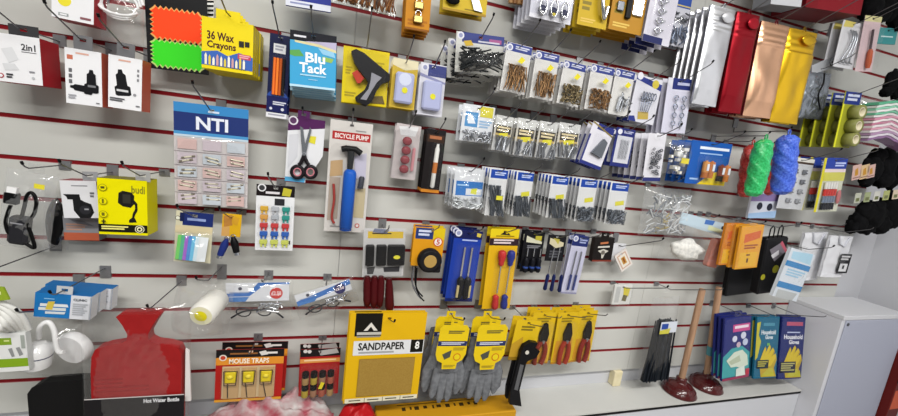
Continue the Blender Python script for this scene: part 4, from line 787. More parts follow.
b = MB(); b.lathe([(.0165, 0), (.0165, .012)], (x, -.02, P.z(.955) - .004), (.01, 0, 1), M('123a80', .3), 16); P.part('end_cap', b, of=pb_)
b = MB(); cable(b, [(P.x(.16), -.006, P.z(.56)), (P.x(.2), -.009, P.z(.7)), (P.x(.17), -.006, P.z(.86)), (P.x(.24), -.008, P.z(.92))], .0035, '9a3a34'); P.part('hose', b)
b = MB(); b.lathe([(.008, 0), (.008, .03), (.005, .034)], (P.x(.8), -.01, P.z(.58)), (.1, 0, 1), M('3a3c44', .35), 10); P.part('valve_adapter', b)
P.blister(.05, .2, .95, .97, .04, .01); P.stack(1, .05, 'grey pump card hidden behind the front bicycle pump'); P.hook('the bicycle pump cards', .04)
P = Pk('nail_blister', 'clear blister of pink false nails left of the marker pen', 'card pack', (396, 122, 420, 127, 416, 181, 392, 177), -.075)
P.card('bfb6b6', [('p', [(.1, .05), (.9, .02), (.8, .2), (.2, .2)], 'd6d6d8')], hole=True)
for i in range(4):
    b = MB(); b.ell((P.x(.46), -.016, P.z(.3 + .17 * i)), (.014, .007, .0125), M('84383f', .2), 14, 8); P.part('nail_pot', b)
b = MB(); b.box(P.x(.74), P.x(.86), -.012, -.004, P.z(.84), P.z(.4), M('c0848a', .3), .003); P.part('glue_tube', b)
P.blister(-.04, .1, 1.04, 1.0, .03, .01, mat=BAG); P.stack(1, .036, 'clear blister of pink nails behind the front one'); P.hook('the pink nail blisters', .05)
P = Pk('marker_pen_card', 'black card with a white marker pen and orange foot', 'card pack', (427, 128, 445, 131, 440, 194, 421.5, 191), -.08)
P.card('1d191a', [('r', .05, .08, .95, .2, '3a2a22'), ('b', .15, .1, .8, .18, 1, 'a86a48'), ('r', 0, .95, 1, 1.0, 'c07a2a')], hole=True)
b = MB(); x = P.x(.56); b.lathe([(.003, 0), (.007, .004), (.007, P.h * .62), (.0045, P.h * .66), (.004, P.h * .7)], (x, -.008, P.z(.92)), (.02, 0, 1), M('dcdcd8', .3), 12); pb_ = P.part('pen_body', b)
b = MB(); b.lathe([(.0073, 0), (.0073, P.h * .17)], (x + .001, -.008, P.z(.68)), (.02, 0, 1), 'b8703a', 12); P.part('pen_label', b, of=pb_)
P.blister(.3, .2, .9, .95, .017, .006); P.stack(2, .024, 'black marker pen card behind the front pen card'); P.hook('the marker pen cards', .04)
# ------------------------------------------------------------ nails row and tools
P = Pk('fixing_bag', 'clear bag of silver fixings with blue label, lower one left of the nail packs', 'bag', (457, 167, 482, 170, 484, 210, 450, 206.5), -.10)
P.card('d0d3d8', [('r', .08, .32, .98, .68, '2a6fb8'), ('r', .42, .5, .96, .66, 'd3d8de'), ('p', [(.6, .5), (.8, .48), (.78, .64), (.58, .62)], 'cfd038'), ('b', .12, .4, .5, .46, 1, '9ac0e4')], hole=True)
b = MB(); jumble(b, P.x(.0), P.x(1), -.016, -.003, P.z(1), P.z(.7), 40, .02, .0022, M('c4c8ca', .3, .5), 0, 1.6); P.part('fixings', b); P.bag(-.08, .0, 1.06, 1.04, .022, .006, 40, hole=True, seed=8)
P.stack(2, .03, 'clear bag of silver fixings behind the lower blue labelled one', dx=-.003); P.hook('the lower bag of silver fixings', .06)
NS = [((490, 167.5, 507.5, 170, 503, 216.5, 484.5, 215), 'long', 'pack of long steel nails, first nail pack from the left', 3),
      ((516.5, 170.5, 534, 173, 528, 217, 511.5, 215.5), 'mid', 'pack of medium steel nails, second nail pack from the left', 3),
      ((551.5, 174.5, 568, 177, 563, 219, 546, 217), 'mid', 'pack of short steel nails, third nail pack from the left', 4),
      ((580, 177.5, 597, 180, 592, 222, 574.5, 220.5), 'short', 'pack of small grey nails, fourth nail pack from the left', 4),
      ((611, 181, 628, 184, 623, 225, 604.5, 223), 'short', 'small grey nails at right end of the row', 4)]
for q, kind, lab, n in NS:
    P = Pk('nail_pack', lab, 'card pack', q, -.12); P.card('d2d3d4', [('r', .08, .02, 1, .2, '22449a'), ('b', .3, .07, .9, .15, 2, 'b8c4e4'), ('p', [(.4, .46), (.86, .42), (.9, .52), (.42, .56)], 'd0c93a')] if kind != 'long' else [('r', .08, .02, 1, .2, '22449a'), ('b', .3, .07, .9, .15, 2, 'b8c4e4')], hole=True)
    b = MB(); NM = M('70767e', .35, .8)
    if kind == 'short': jumble(b, P.x(.05), P.x(.96), -.014, -.003, P.z(.99), P.z(.66), 80, .026, .0015, NM, .0028, 1.5)
    else: jumble(b, P.x(.05), P.x(.96), -.014, -.003, P.z(.99), P.z(.36 if kind == 'long' else .55), 34, .09 if kind == 'long' else .06, .0019, NM, .0034, .25, -.25)
    P.part('nails', b)
    if kind == 'long': b = MB(); b.box(P.x(.4), P.x(.75), -.0185, -.018, P.z(.64), P.z(.55), 'c9c43a'); P.part('price_sticker', b)
    P.blister(.0, .23, 1, 1.0, .0175, .005); P.stack(n, .022, lab.split(', ')[0].split(' at right')[0] + ' behind the ' + ('front pack, right end of row' if 'right end' in lab else lab.split(', ')[1].replace(' nail pack', ' front nail pack'))); P.hook('the ' + lab, .05, False)
P = Pk('file_set', 'clear blister of files with dark red handles and yellow header', 'tool set', (364, 228, 404, 229, 404.5, 277, 362, 276), -.09)
P.card('bdbcbc', [('r', .1, .06, .95, .2, 'c9ab3a'), ('b', .2, .09, .66, .13, 1, '3a3224'), ('p', [(.25, .0), (.6, .02), (.55, .1), (.2, .08)], '6f7488'), ('r', .04, .76, .96, .98, 'a9a9a9'), ('p', [(.1, .8), (.3, .78), (.26, .94), (.12, .94)], '3a3a3c'), ('p', [(.5, .8), (.9, .78), (.9, .9), (.52, .9)], '2c2c30')], hole=True)
for i, (u, w_) in enumerate(((.13, .2), (.4, .24), (.76, .42))):
    b = MB(); b.box(P.x(u - w_ / 2 + .03), P.x(u + w_ / 2 + .03), -.016, -.003, P.z(.74), P.z(.32), M('141416', .4), .003); P.part('file_blade', b)
b = MB(); b.lathe([(.006, 0), (.006, .0006)], (P.x(.8), -.0165, P.z(.56)), (0, -1, 0), 'cdc53a', 14); b.V = [(P.x(.8) + (x - P.x(.8)) * 1.7, y, z) for x, y, z in b.V]; P.part('price_sticker', b)
for i, (a, bb) in enumerate((((367, 276), (367, 307)), ((374.5, 276), (373.5, 308)), ((381, 276), (379.5, 307)), ((389, 278), (389.5, 314)))):
    b = MB(); u, v = P.local(*a, -.01); p = Vector((P.x(u), -.012, P.z(v))); u, v = P.local(*bb, -.01); q_ = Vector((P.x(u), -.012, P.z(v)))
    b.tube([p, p + (q_ - p) * .2, p + (q_ - p) * .75, q_ + (p - q_) * .06, q_], [.008, .0115, .012 if i < 3 else .015, .009, .003], M('460e12', .3), 9); P.part('file_handle', b)
P.blister(.0, .03, 1, 1.0, .02, .006); P.hook('the file set', .04, False)
P = Pk('tape_measure_pack', 'orange card with a round black tape measure and hanging strap', 'card pack', (415, 226.5, 445, 228.5, 441.5, 267, 410.5, 265), -.09)
P.card('d0901c', [('r', .05, .02, .62, .3, '26386f'), ('b', .14, .07, .55, .25, 2, 'c4cae0'), ('r', .62, .0, 1, .3, 'cfb41c'), ('d', .8, .36, .15, 'c8502c'), ('d', .8, .36, .12, 'e4dcd6'), ('t', '5', .75, .29, .86, .43, 'b8382a')], t=.004, hu=.55)
b = MB(); c = S2(430, 261, -.02); b.lathe([(.036, 0), (.0375, .004), (.0375, .02), (.031, .025)], (c[0], -.0005, c[2]), (0, -1, 0), M('1b1a1c', .4), 26); b.box(c[0] - .01, c[0] + .037, -.02, -.001, c[2] - .0375, c[2] - .012, M('1b1a1c', .4), .003); tc_ = P.part('tape_case', b)
b = MB(); b.lathe([(.02, 0), (.019, .001)], (c[0], -.0258, c[2]), (0, -1, 0), 'a8894c', 22); P.part('case_badge', b, of=tc_)
b = MB(); cable(b, [S2(417, 268), S2(416, 285), S2(419, 295), S2(424, 301)], .0022, BLACK, 6); cable(b, [S2(414, 268), S2(412.5, 284), S2(417, 294), S2(421, 299)], .0018, M('6a6a6e', .5), 6); P.part('wrist_strap', b)
P.stack(1, .034, 'orange tape measure card behind the front one', jit=.003); P.hook('the tape measure', .04, False)
P = Pk('screwdriver_card', 'blue card of two silver chisels with black and cream handles', 'card pack', (454, 229, 481.5, 232.5, 473, 302, 446, 300.5), -.08)
P.card('1d3a98', [('r', .0, .0, 1, .11, '1a2050'), ('d', .14, .04, .12, 'd0d2de'), ('d', .14, .04, .07, '8e93b4'), ('p', [(.8, .02), (.96, .03), (.94, .08), (.8, .07)], 'c9b44a'), ('b', .3, .12, .85, .15, 1, 'a8b4dc'), ('r', .0, .955, 1, 1, '17245e')], t=.002)
for u in (.42, .68):
    b = MB(); b.box(P.x(u) - .0028, P.x(u) + .0028, -.008, -.004, P.z(.72), P.z(.22), CHROME); P.part('chisel_blade', b)
    b = MB(); b.lathe([(.009, 0), (.012, .01), (.0105, .04), (.0125, .062), (.007, .07)], (P.x(u), -.012, P.z(.93)), (0, 0, 1), M('17171a', .3), 12); b.lathe([(.0045, .006), (.0045, .046)], (P.x(u) + (-.008 if u < .5 else .008), -.019, P.z(.93)), (0, 0, 1), 'b8a878', 8); P.part('chisel_handle', b)
P.blister(.14, .18, .92, .95, .025, .006); P.stack(2, .029, 'blue chisel card behind the front one'); P.hook('the blue chisel cards', .07)
P = Pk('screwdriver_card', 'yellow card of red and blue screwdrivers with black title strip', 'card pack', (489, 228, 518, 230, 511, 309, 484, 308), -.08)
P.card('d3a71c', [('r', 0, 0, 1, .1, 'd9c01e'), ('p', [(.34, .07), (.46, .035), (.56, .06), (.62, .045), (.7, .075)], '2a2420'), ('b', .2, .08, .84, .1, 1, '8a6a14'), ('r', 0, .115, 1, .2, '30222a'), ('b', .14, .125, .84, .19, 2, 'd8c8c8')], t=.002)
for u, c, c2 in ((.42, 'b52c2c', '8d1f24'), (.74, '232f7e', '18205a')):
    for v0, v1, cc in ((.27, .44, c), (.82, .985, c)):
        b = MB(); b.lathe([(.006, 0), (.011, .004), (.0125, .018), (.0095, .036), (.0115, .044), (.006, .05)] if v0 > .5 else [(.005, 0), (.0095, .006), (.0085, .012), (.014, .032), (.0125, .048), (.007, .053)], (P.x(u - (.02 if v0 > .5 else -.02)), -.011, P.z(v1)), (0, 0, 1), M(cc, .3), 12); P.part('driver_handle', b, label=('red' if c[0] == 'b' else 'blue') + ' screwdriver handle')
    b = MB(); b.tube([(P.x(u + .02), -.011, P.z(.44)), (P.x(u), -.011, P.z(.78))], .0026, CHROME, 7); P.part('driver_shaft', b)
P.blister(.26, .24, .98, .995, .025, .006); P.stack(1, .03, 'yellow screwdriver card behind the front one'); P.hook('the yellow screwdriver cards', .04)
P = Pk('tool_card', 'black card of stubby screwdrivers with blue ringed handles', 'card pack', (525, 231, 543.5, 232.5, 541, 272.5, 520, 270.5), -.07)
P.card('17171b', [('p', [(.12, .1), (.3, .14), (.9, .24), (.9, .3), (.12, .26)], 'c9c7b0'), ('p', [(.55, .1), (.86, .1), (.86, .22), (.55, .2)], 'b5aa3a'), ('b', .2, .34, .85, .42, 2, '7a7a80')], hole=True, top=.003)
for i, u in enumerate((.2, .52, .84)):
    b = MB(); b.tube([(P.x(u), -.008, P.z(.4)), (P.x(u), -.008, P.z(.6))], .0024, CHROME, 6); b.lathe([(.006, 0), (.0095, .006), (.008, .03), (.009, .042), (.005, .05)], (P.x(u - .02), -.010, P.z(.99)), (0, 0, 1), M('15161c', .35), 12)
    b.lathe([(.0084, .014), (.0096, .016), (.0096, .020), (.0084, .022)], (P.x(u - .02), -.010, P.z(.99)), (0, 0, 1), M('2c4484', .35), 12, False); P.part('stubby_driver', b)
P.stack(1, .024, 'black card of stubby screwdrivers behind the front one'); P.hook('the stubby screwdrivers', .05, False)
P = Pk('tool_card', 'black card of three long screwdrivers with blue handles', 'card pack', (548, 234, 566, 236, 563, 262, 545.5, 260), -.08)
P.card('1a1a1e', [('p', [(.12, .12), (.9, .28), (.9, .42), (.5, .5), (.12, .34)], 'c9c0a0'), ('p', [(.3, .12), (.66, .16), (.6, .36)], 'b5aa4a'), ('b', .2, .6, .85, .9, 3, '55555c')], hole=True, top=.003)
for a, bb, c_ in (((551, 262), (544.5, 290), 0), ((557, 262), (551, 291), 0), ((564, 262), (559, 292), 0)):
    b = MB(); p, q_ = Vector(S2(*a)), Vector(S2(*bb)); b.tube([p + (p - q_) * .5, p + (q_ - p) * .5], .0022, CHROME, 6); P.part('driver_shaft', b)
    b = MB(); d = (q_ - p); b.tube([p + d * .42, p + d * .5, p + d * .72, p + d * .95, q_], [.003, .0065, .0055, .0072, .004], M('1c2450', .3), 10); P.part('driver_handle', b)
P.hook('the long blue screwdrivers', .05, False)
P = Pk('tool_card', 'narrow lilac card of blue precision tools with navy header', 'card pack', (572, 234.5, 589.5, 236.5, 576, 295, 562.5, 292.5), -.08)
P.card('bdbdd2', [('r', 0, 0, 1, .18, '232d66'), ('d', .18, .06, .16, 'd0d2de'), ('d', .18, .06, .1, '8e93b4'), ('b', .45, .06, .92, .14, 2, '9aa4cc'), ('r', 0, .97, 1, 1, '8a8aa4')], hole=True)
for u in (.34, .66):
    b = MB(); b.tube([(P.x(u), -.006, P.z(.26)), (P.x(u), -.006, P.z(.7))], .0025, STEEL, 6); P.part('tool_shaft', b); b = MB(); b.tube([(P.x(u), -.006, P.z(.66)), (P.x(u), -.006, P.z(.92))], .0042, M('3a4478', .3), 8); P.part('tool_handle', b)
P.blister(.08, .2, .95, .97, .013, .005); P.stack(1, .024, 'lilac card of precision tools behind the front one'); P.hook('the lilac tool card', .05, False)
P = Pk('tool_card', 'small black box card with a white pair of pliers drawn on it', 'card pack', (596, 237, 613.5, 238.5, 612, 262, 591.5, 261), -.07)
P.boxbody('1c1817', '2a2220', .02, [('p', [(.3, .2), (.7, .16), (.7, .24), (.3, .28)], 'b8704a'), ('p', [(.2, .36), (.8, .33), (.8, .4), (.2, .43)], 'c9c4bc'), ('p', [(.22, .55), (.5, .47), (.78, .55), (.6, .66), (.54, .86), (.46, .86), (.42, .66)], 'c2beb4'), ('d', .5, .62, .1, '6a645c'), ('r', 0, .93, 1, 1, '7a3428')]); P.tab('1c1817'); P.hook('the small black box card', .02, False)
P = Pk('hook_packet', 'small white packet behind the tilted cream packet', 'packet', (613, 243, 626, 244, 623, 262, 611, 260), -.03)
P.card('d3d4d8', hole=True, t=.004); P.hook('the small white packet and the tilted one', .14)
P = Pk('hook_packet', 'small cream packet hanging tilted beside the black box card', 'packet', (615, 256.5, 626, 248, 632.5, 264, 621.5, 272.5), -.06)
P.card('d9d2cc', [('r', .12, .1, .88, .9, 'c2a08c'), ('r', .2, .16, .8, .84, 'ddd6ca'), ('r', .34, .3, .66, .7, 'b88a3c'), ('r', .44, .36, .56, .62, '8a4a2a')], hole=True, t=.004)
P = Pk('hook_packet', 'small white packet hanging alone under the tilted cream one', 'packet', (614.5, 284, 632, 286, 629.5, 305, 613, 303.5), -.06)
P.card('d6d6d2', [('r', .1, .1, .35, .9, 'b9bab8'), ('p', [(.5, .1), (.9, .15), (.85, .6), (.55, .5)], 'd2c23a'), ('p', [(.55, .5), (.8, .55), (.75, .85), (.5, .8)], '6a6240')], hole=True, t=.01); P.bag(-.08, 0, 1.08, 1.08, .012, .004, 40, hole=True); P.hook('the small lone white packet', .14)

# ------------------------------------------------------------ lower left
P = Pk('extension_lead', 'coiled white cable with a green banded box label at the left edge', 'cable', (-22, 333, 27, 334, 27, 366, -22, 378), -.17)
P.boxbody('d9dad9', 'c2c4c2', .014, [('r', 0, .12, .7, .3, '7c9a2a'), ('b', .55, .17, .66, .24, 1, 'c4d08a'), ('r', 0, .66, 1, .88, '7da022'), ('p', [(.62, .4), (.7, .38), (.74, .6), (.68, .62)], '8a8c8c'), ('p', [(.78, .38), (.86, .36), (.92, .56), (.84, .6)], '8a8c8c'), ('r', .9, .06, .98, .4, '9aa09a')])
b = MB()
for i in range(0, 10, 2): cable(b, [(P.x(.2 + .06 * i), .014, P.z(-.02)), (P.x(.22 + .06 * i), -.012 - .002 * i, P.z(-.5)), (P.x(.5 + .02 * i), -.026 + .003 * i, P.z(-1.02 + .05 * i)), (P.x(.98 - .03 * i), -.012 - .002 * i, P.z(-.62 + .04 * i)), (P.x(1.0 - .05 * i), .01, P.z(-.02))], .0055, M('d6d6d2', .4), 8)
P.part('cable_coil', b)
b = MB(); b.prism([(P.x(.1), P.z(-1.36)), (P.x(.95), P.z(-1.3)), (P.x(1.04), P.z(-1.0)), (P.x(.1), P.z(-.9))], -.034, -.03, '8aa02c'); b.prism([(P.x(.1), P.z(-1.2)), (P.x(.9), P.z(-1.2)), (P.x(.9), P.z(-1.13)), (P.x(.1), P.z(-1.13))], -.0346, -.034, 'c9d29a'); P.part('header_label', b)
P.hx = P.x(.55); P.hz = P.z(-1.4) + .02; b = MB(); b.tube([(P.hx + .011 * math.cos(a * .6), -.030, P.hz - .010 + .012 * math.sin(a * .6)) for a in range(11)], .002, M('d6d6d2'), 6, True); P.part('hang_loop', b); P.hook('the coiled white cable', .04)
for i, (q, Y, lab) in enumerate((((34, 291, 91, 298, 90, 321.5, 35, 315), -.15, 'blue and white headed box in front, lowest of three left of the hot water bottle'), ((40, 287.5, 100, 293.5, 99, 313, 41, 308), -.118, 'blue and white box behind the front one, middle of three'), ((44.5, 282.5, 112, 290.5, 111, 310.5, 45, 305), -.086, 'blue and white box at the back, topmost of three'))):
    P = Pk('plaster_box', lab, 'box', q, Y, group='blue and white boxes')
    P.boxbody('1f6fb0', 'd2d4d8', .026, [('r', .63, 0, 1, 1, 'd0d2d8'), ('b', .16, .2, .34, .25, 1, '8fc0e0'), ('p', [(.1, .42), (.58, .4), (.6, .52), (.1, .54)], 'd6dadc'), ('p', [(.08, .58), (.56, .56), (.56, .68), (.08, .7)], 'ccd2d2'), ('p', [(.2, .74), (.56, .72), (.54, .82), (.2, .84)], 'c9d0d4'), ('p', [(.24, .32), (.36, .3), (.32, .66), (.2, .66)], 'cbb44a'), ('t', 'CLINIC', .68, .12, .93, .22, '55585e'), ('b', .68, .32, .95, .85, 6, 'a9acb2'), ('r', .985, 0, 1, 1, 'a9abb0')], top='1a62a0')
    if i == 0: P.tab('b9bcc0', .03, .02, .5); P.hook('the three blue and white boxes', .035)
P = Pk('adaptor_bag', 'clear bag with a white plug and round white cable reel', 'bag', (28, 314, 92, 312, 90, 373, 25, 368), -.10)
b = MB(); c = S2(39.5, 351, -.02); b.lathe([(.026, 0), (.027, .04), (.023, .052), (.012, .06)], (c[0], -.03, c[2] - .032), (.08, 0, 1), M('dcdcdc', .35), 22); b.lathe([(.0273, .028), (.0273, .0305)], (c[0], -.03, c[2] - .032), (.08, 0, 1), M('1d2650', .4), 22, False); P.part('plug', b)
b = MB(); c = S2(71, 349, -.02); b.lathe([(.038, 0), (.041, .004), (.041, .018), (.037, .022)], (c[0] + .004, .0, c[2]), (-.3, -1, -.16), M('dededf', .35), 30); P.part('cable_reel', b)
b = MB(); cable(b, [S2(39, 338, -.03), S2(40, 327, -.05), S2(48, 322, -.05), S2(54, 330, -.05), S2(56, 344, -.05), S2(59, 352, -.05), S2(64, 352, -.05)], .0052, M('dcdcdc', .35), 8); P.part('cable', b)
P.bag(0, 0, 1.04, 1.03, .07, .010, 22, seed=4, mat=BAG); P.tab(BAG, u=.35); P.hook('the plug and cable reel', .05)
t = thing('black_bin', 'black round-topped bin standing on the shelf at the lower left', 'bin', (0, 0, ZS))
ca, cb = atz(28, 423, ZS), None
p0, p1 = at(27, 392, -.13), at(93, 378, -.13)
t.location = ((p0.x + p1.x) / 2, -.10, ZS + .0004); w_ = (p1.x - p0.x) / 2; hh = at(80, 380.5, -.13).z - ZS
b = MB(); b.prism([(-w_, 0), (w_, 0), (w_, hh * .97), (w_ * .8, hh), (0, hh), (-w_ * .55, hh * .99), (-w_ * .85, hh * .95), (-w_, hh * .88)], -.03, .0, M('121213', .55)); b.build('shell', t, .006)
b = MB(); b.box(-w_ * .3, w_ * .3, -.0312, -.0302, hh * .3, hh * .42, M('1c1c1e', .4)); b.build('front_plate', t)
P = Pk('hot_water_bottle', 'red rubber hot water bottle in a clear bag with black label card', 'bottle', (95, 309, 188, 308, 192, 432, 92, 438), -.15)
RB = noisy('red_rubber', '8e1214', '961618', 50, .5, spec=.3)
pts = [(.33, .005), (.68, .0), (.72, .015), (.66, .08), (.61, .15), (.62, .19), (.68, .215), (.82, .23), (.92, .255), (.955, .31), (.96, .42), (.96, .98), (.06, .98), (.055, .42), (.065, .31), (.10, .255), (.2, .23), (.34, .215), (.40, .19), (.41, .15), (.36, .08), (.3, .02)]
b = MB(); b.prism([(P.x(u), P.z(v)) for u, v in pts], -.03, -.002, RB)
for v in (.47, .50, .53, .56): b.prism([(P.x(.1), P.z(v)), (P.x(.62 if v > .5 else .36), P.z(v)), (P.x(.62 if v > .5 else .36), P.z(v + .01)), (P.x(.1), P.z(v + .01))], -.0312, -.03, M('8a181b', .5))
P.part('rubber_body', b, .009)
b = MB(); P.layers(b, [('r', .0, .615, 1, 1.1, '1b191c'), ('r', 0, .61, 1, .617, 'c9c4c4'), ('t', 'Hot Water Bottle', .58, .632, .95, .664, 'dcdce0'), ('r', .02, .83, .3, 1.0, 'd0d0d2'), ('p', [(.4, .86), (.6, .8), (.9, .84), (.96, 1), (.4, 1)], 'a8327a'), ('p', [(.55, .9), (.7, .85), (.9, .9), (.9, 1), (.55, 1)], 'd8b8c8')], -.034)
b.box(P.x(0), P.x(1), -.034, -.0325, P.z(1.1), P.z(.615), '1b191c'); P.part('label_card', b)
b = MB(); b.prism([(P.x(.98), P.z(.28)), (P.x(1.02), P.z(.3)), (P.x(1.05), P.z(.7)), (P.x(.985), P.z(.7))], -.02, -.015, 'd6d2d0'); P.part('backing_card', b)
P.bag(-.1, -.04, 1.0, 1.1, .043, .004, 55, seed=3, mat=BAG, nu=60, nv=60); P.tab(CLEAR, u=.62); P.hook('the hot water bottle', .03)
P = Pk('lamp_bag', 'clear bag with a white tube ending in a yellow disc', 'bag', (186, 280, 232, 286, 226, 332, 176, 330), -.10)
b = MB(); a_, c_ = Vector(S2(201, 316, -.085)), Vector(S2(217, 299, -.012)); ax = (c_ - a_).normalized(); L_ = (c_ - a_).length
b.lathe([(.026, 0), (.030, .004), (.030, L_), (.024, L_ + .008)], a_, ax, M('d8d6cf', .4), 24); tu_ = P.part('tube', b)
b = MB(); b.lathe([(.0255, 0), (.013, -.0012)], a_ + Vector((0, 0, 0)), ax, M('d6d2b0', .5), 20, False); b.lathe([(.0145, -.0015), (.006, -.003)], a_, ax, 'd0c41c', 18); P.part('yellow_disc', b, of=tu_)
P.bag(-.1, .0, 1.05, 1.0, .095, .006, 26, seed=8); P.tab(BAG, u=.5); P.hook('the white tube bag', .05)
for q, lab, tilt, cr in (((225.5, 284.5, 290, 281, 288.5, 300.5, 226, 302), 'flat', 0, 'c2413c'), ((294.5, 296, 349, 278.5, 352, 289, 298, 307), 'tilted', 0, '2c2a5c')):
    P = Pk('glasses_bag', 'clear bag of reading glasses with ' + ('a level blue label and red price spot' if lab == 'flat' else 'a tilted blue label and dark price spot'), 'bag', q, -.06)
    P.card('d2d4d9', [('p', [(0, .72), (.36, .72), (.6, .12), (1, .1), (1, 0), (.5, 0), (.36, .5), (0, .56)] if lab == 'flat' else [(0, .6), (1, 0), (1, .45), (0, 1)], '3f6fb4'), ('p', [(0, .75), (.36, .75), (.3, 1), (0, 1)], '4a7ab8'), ('r', .06, .48, .36, .54, '8a9ab8'), ('d', .22, .3, .03, '4a4a58'), ('d', .79, .58, .105, cr), ('t', '£2.50', .71, .47, .87, .69, 'e4d4d4')], t=.001, hole=False)
    b = MB(); e = -1.0 if lab == 'flat' else -1.1
    for k in (-1, 1): cable(b, [(P.x(.45 + k * .16) + .019 * math.cos(a * .7), -.014 - .004 * math.sin(a), P.z(1.45) + .012 * math.sin(a * .7)) for a in range(10)], .002, M('2a2a2e', .3), 6)
    cable(b, [(P.x(.1), -.012, P.z(1.75)), (P.x(.28), -.016, P.z(1.42)), (P.x(.5), -.018, P.z(1.32)), (P.x(.75), -.016, P.z(1.42)), (P.x(.92), -.012, P.z(1.85))], .0028, M('232327', .3), 6)
    P.part('spectacles', b); b = MB(); jumble(b, P.x(.5), P.x(.9), -.02, -.01, P.z(1.5), P.z(1.0), 16, .03, .0035, CHROME, 0, 1.6); P.part('foil_pouch', b)
    P.bag(-.05, -.12, 1.06, 2.2, .028, .006, 30, seed=4); P.tab(BAG, u=.6, h=.018); P.hook('the bag of glasses with the ' + lab + ' label', .03, False)
def trapcard(q, Y, lab, back):
    P = Pk('mouse_trap_card', lab, 'card pack', q, Y)
    P.card('a8211c', [('r', 0, 0, 1, .15, '1b1718'), ('r', 0, .15, 1, .29, 'd68a2e'), ('d', .1, .15, .055, 'd8d0c4'), ('d', .1, .15, .036, 'b8402c'), ('b', .2, .06, .6, .11, 1, '8a5a30'), ('p', [(.62, .05), (.72, .02), (.76, .1), (.66, .12)], 'd0ccc8'), ('b', .74, .05, .9, .11, 1, 'd8d4d0'), ('t', 'MOUSE TRAPS', .19, .165, .78, .265, 'f0e4d0'), ('r', .1, .31, .88, .93, 'c7b08a'), ('r', 0, .95, 1, 1, 'd0922e')], hole=True, top=.004)
    for i in range(3):
        u = .13 + .262 * i
        b = MB(); b.box(P.x(u), P.x(u + .215), -.006, -.0015, P.z(.92), P.z(.34), M('b5946a', .7)); tb_ = P.part('trap_base', b)
        b = MB(); b.box(P.x(u + .02), P.x(u + .185), -.013, -.0062, P.z(.6), P.z(.38), M('d3bb1c', .4), .003); b.ell((P.x(u + .10), -.014, P.z(.47)), (.008, .004, .006), M('dcca3c', .4), 10, 6); P.part('bait_pedal', b, of=tb_)
        b = MB(); b.tube([(P.x(u + .01), -.014, P.z(.36)), (P.x(u + .2), -.014, P.z(.36)), (P.x(u + .185), -.014, P.z(.63)), (P.x(u + .02), -.014, P.z(.63))], .0014, M('3a3632', .4, .6), 5, True); b.tube([(P.x(u + .06), -.0075, P.z(.63)), (P.x(u + .07 + .02 * i), -.0075, P.z(.9))], .0013, M('4a4540', .4, .6), 5); P.part('wire_bail', b, of=tb_)
    P.blister(.1, .31, .9, .94, .02, .006); P.stack(1, .034, back, dx=.006, dz=.003); return P
trapcard((216, 350.5, 285, 348, 280.5, 398.5, 214.5, 402), -.09, 'red card of three yellow and wood mouse traps', 'red mouse trap card peeping out behind the front one').hook('the mouse trap cards', .02, False)
P = Pk('bait_card', 'red card of eight little black capped bait bottles', 'card pack', (300, 350, 341.5, 347.5, 337, 393.5, 299, 396), -.085)
P.card('a31c1e', [('r', 0, 0, 1, .16, '1a1718'), ('d', .12, .04, .05, 'c9c5c2'), ('d', .22, .05, .05, 'c9c5c2'), ('p', [(.44, .04), (.9, .0), (.96, .1), (.5, .14)], 'a8a4a2'), ('r', 0, .2, 1, .29, 'd08a44'), ('b', .1, .22, .9, .27, 1, 'e4c49a')], hole=True, top=.004)
for i in range(4):
    for j in range(2):
        x, z = P.x(.16 + .21 * i), P.z(.68 + .27 * j); b = MB(); b.lathe([(.0098, 0), (.0098, .019), (.006, .022)], (x, -.012, z), (0, 0, 1), ('8e7048', '96802e', '86614a', '8e4c3a')[(i + j) % 4], 12); bb_ = P.part('bait_bottle', b)
        b = MB(); b.lathe([(.0095, .022), (.0095, .037)], (x, -.012, z), (0, 0, 1), BLACK, 12); P.part('cap', b, of=bb_)
b = MB(); x, z = P.x(.56), P.z(.68); b.prism([(x - .008, z - .012), (x + .002, z - .014), (x + .010, z + .006), (x, z + .010)], -.0236, -.023, 'd3bf22'); P.part('price_sticker', b)
P.blister(.04, .32, .96, .99, .0245, .006); P.stack(1, .03, 'red bait card behind the front one', dx=-.003); P.hook('the bait bottle cards', .02, False)
P = Pk('sandpaper_pack', 'large yellow sandpaper pack with a brown window, front one', 'packet', (350, 312, 427, 314, 417.5, 397.5, 343.5, 404), -.135)
SY = 'd6a912'
P.card(SY, [('r', .07, 0, .41, .25, '15130f'), ('p', [(.18, .19), (.27, .1), (.36, .19), (.31, .19), (.27, .145), (.23, .19)], 'd4d0c8'), ('r', .1, .205, .41, .235, 'b8b4ac'), ('r', .1, .245, .4, .262, '8a867e'), ('r', .07, .3, 1, .46, 'd4d5d6'), ('r', .82, .3, .99, .445, '15140f'), ('t', '8', .88, .32, .94, .41, 'e4e4e0'), ('t', 'SANDPAPER', .13, .32, .74, .405, '23221f'), ('b', .14, .42, .6, .45, 1, '9a9a9a'),
  ('r', .16, .50, .9, .93, '86692c'), ('r', .165, .506, .895, .924, noisy('sand_grit', '937432', '9c7d3a', 260, .9)), ('r', .02, .945, .99, .995, 'd6d0b8')] + [('r', .27 + .24 * i, .945, .276 + .24 * i, .995, '3a3426') for i in range(3)] + [('b', .07 + .24 * i, .962, .22 + .24 * i, .98, 1, '4a4436') for i in range(4)], t=.006, hole=True, top=.014)
P.stack(1, .012, 'yellow sandpaper pack behind the front one', dx=-.004, jit=.0005); P.hook('the sandpaper packs', .05)
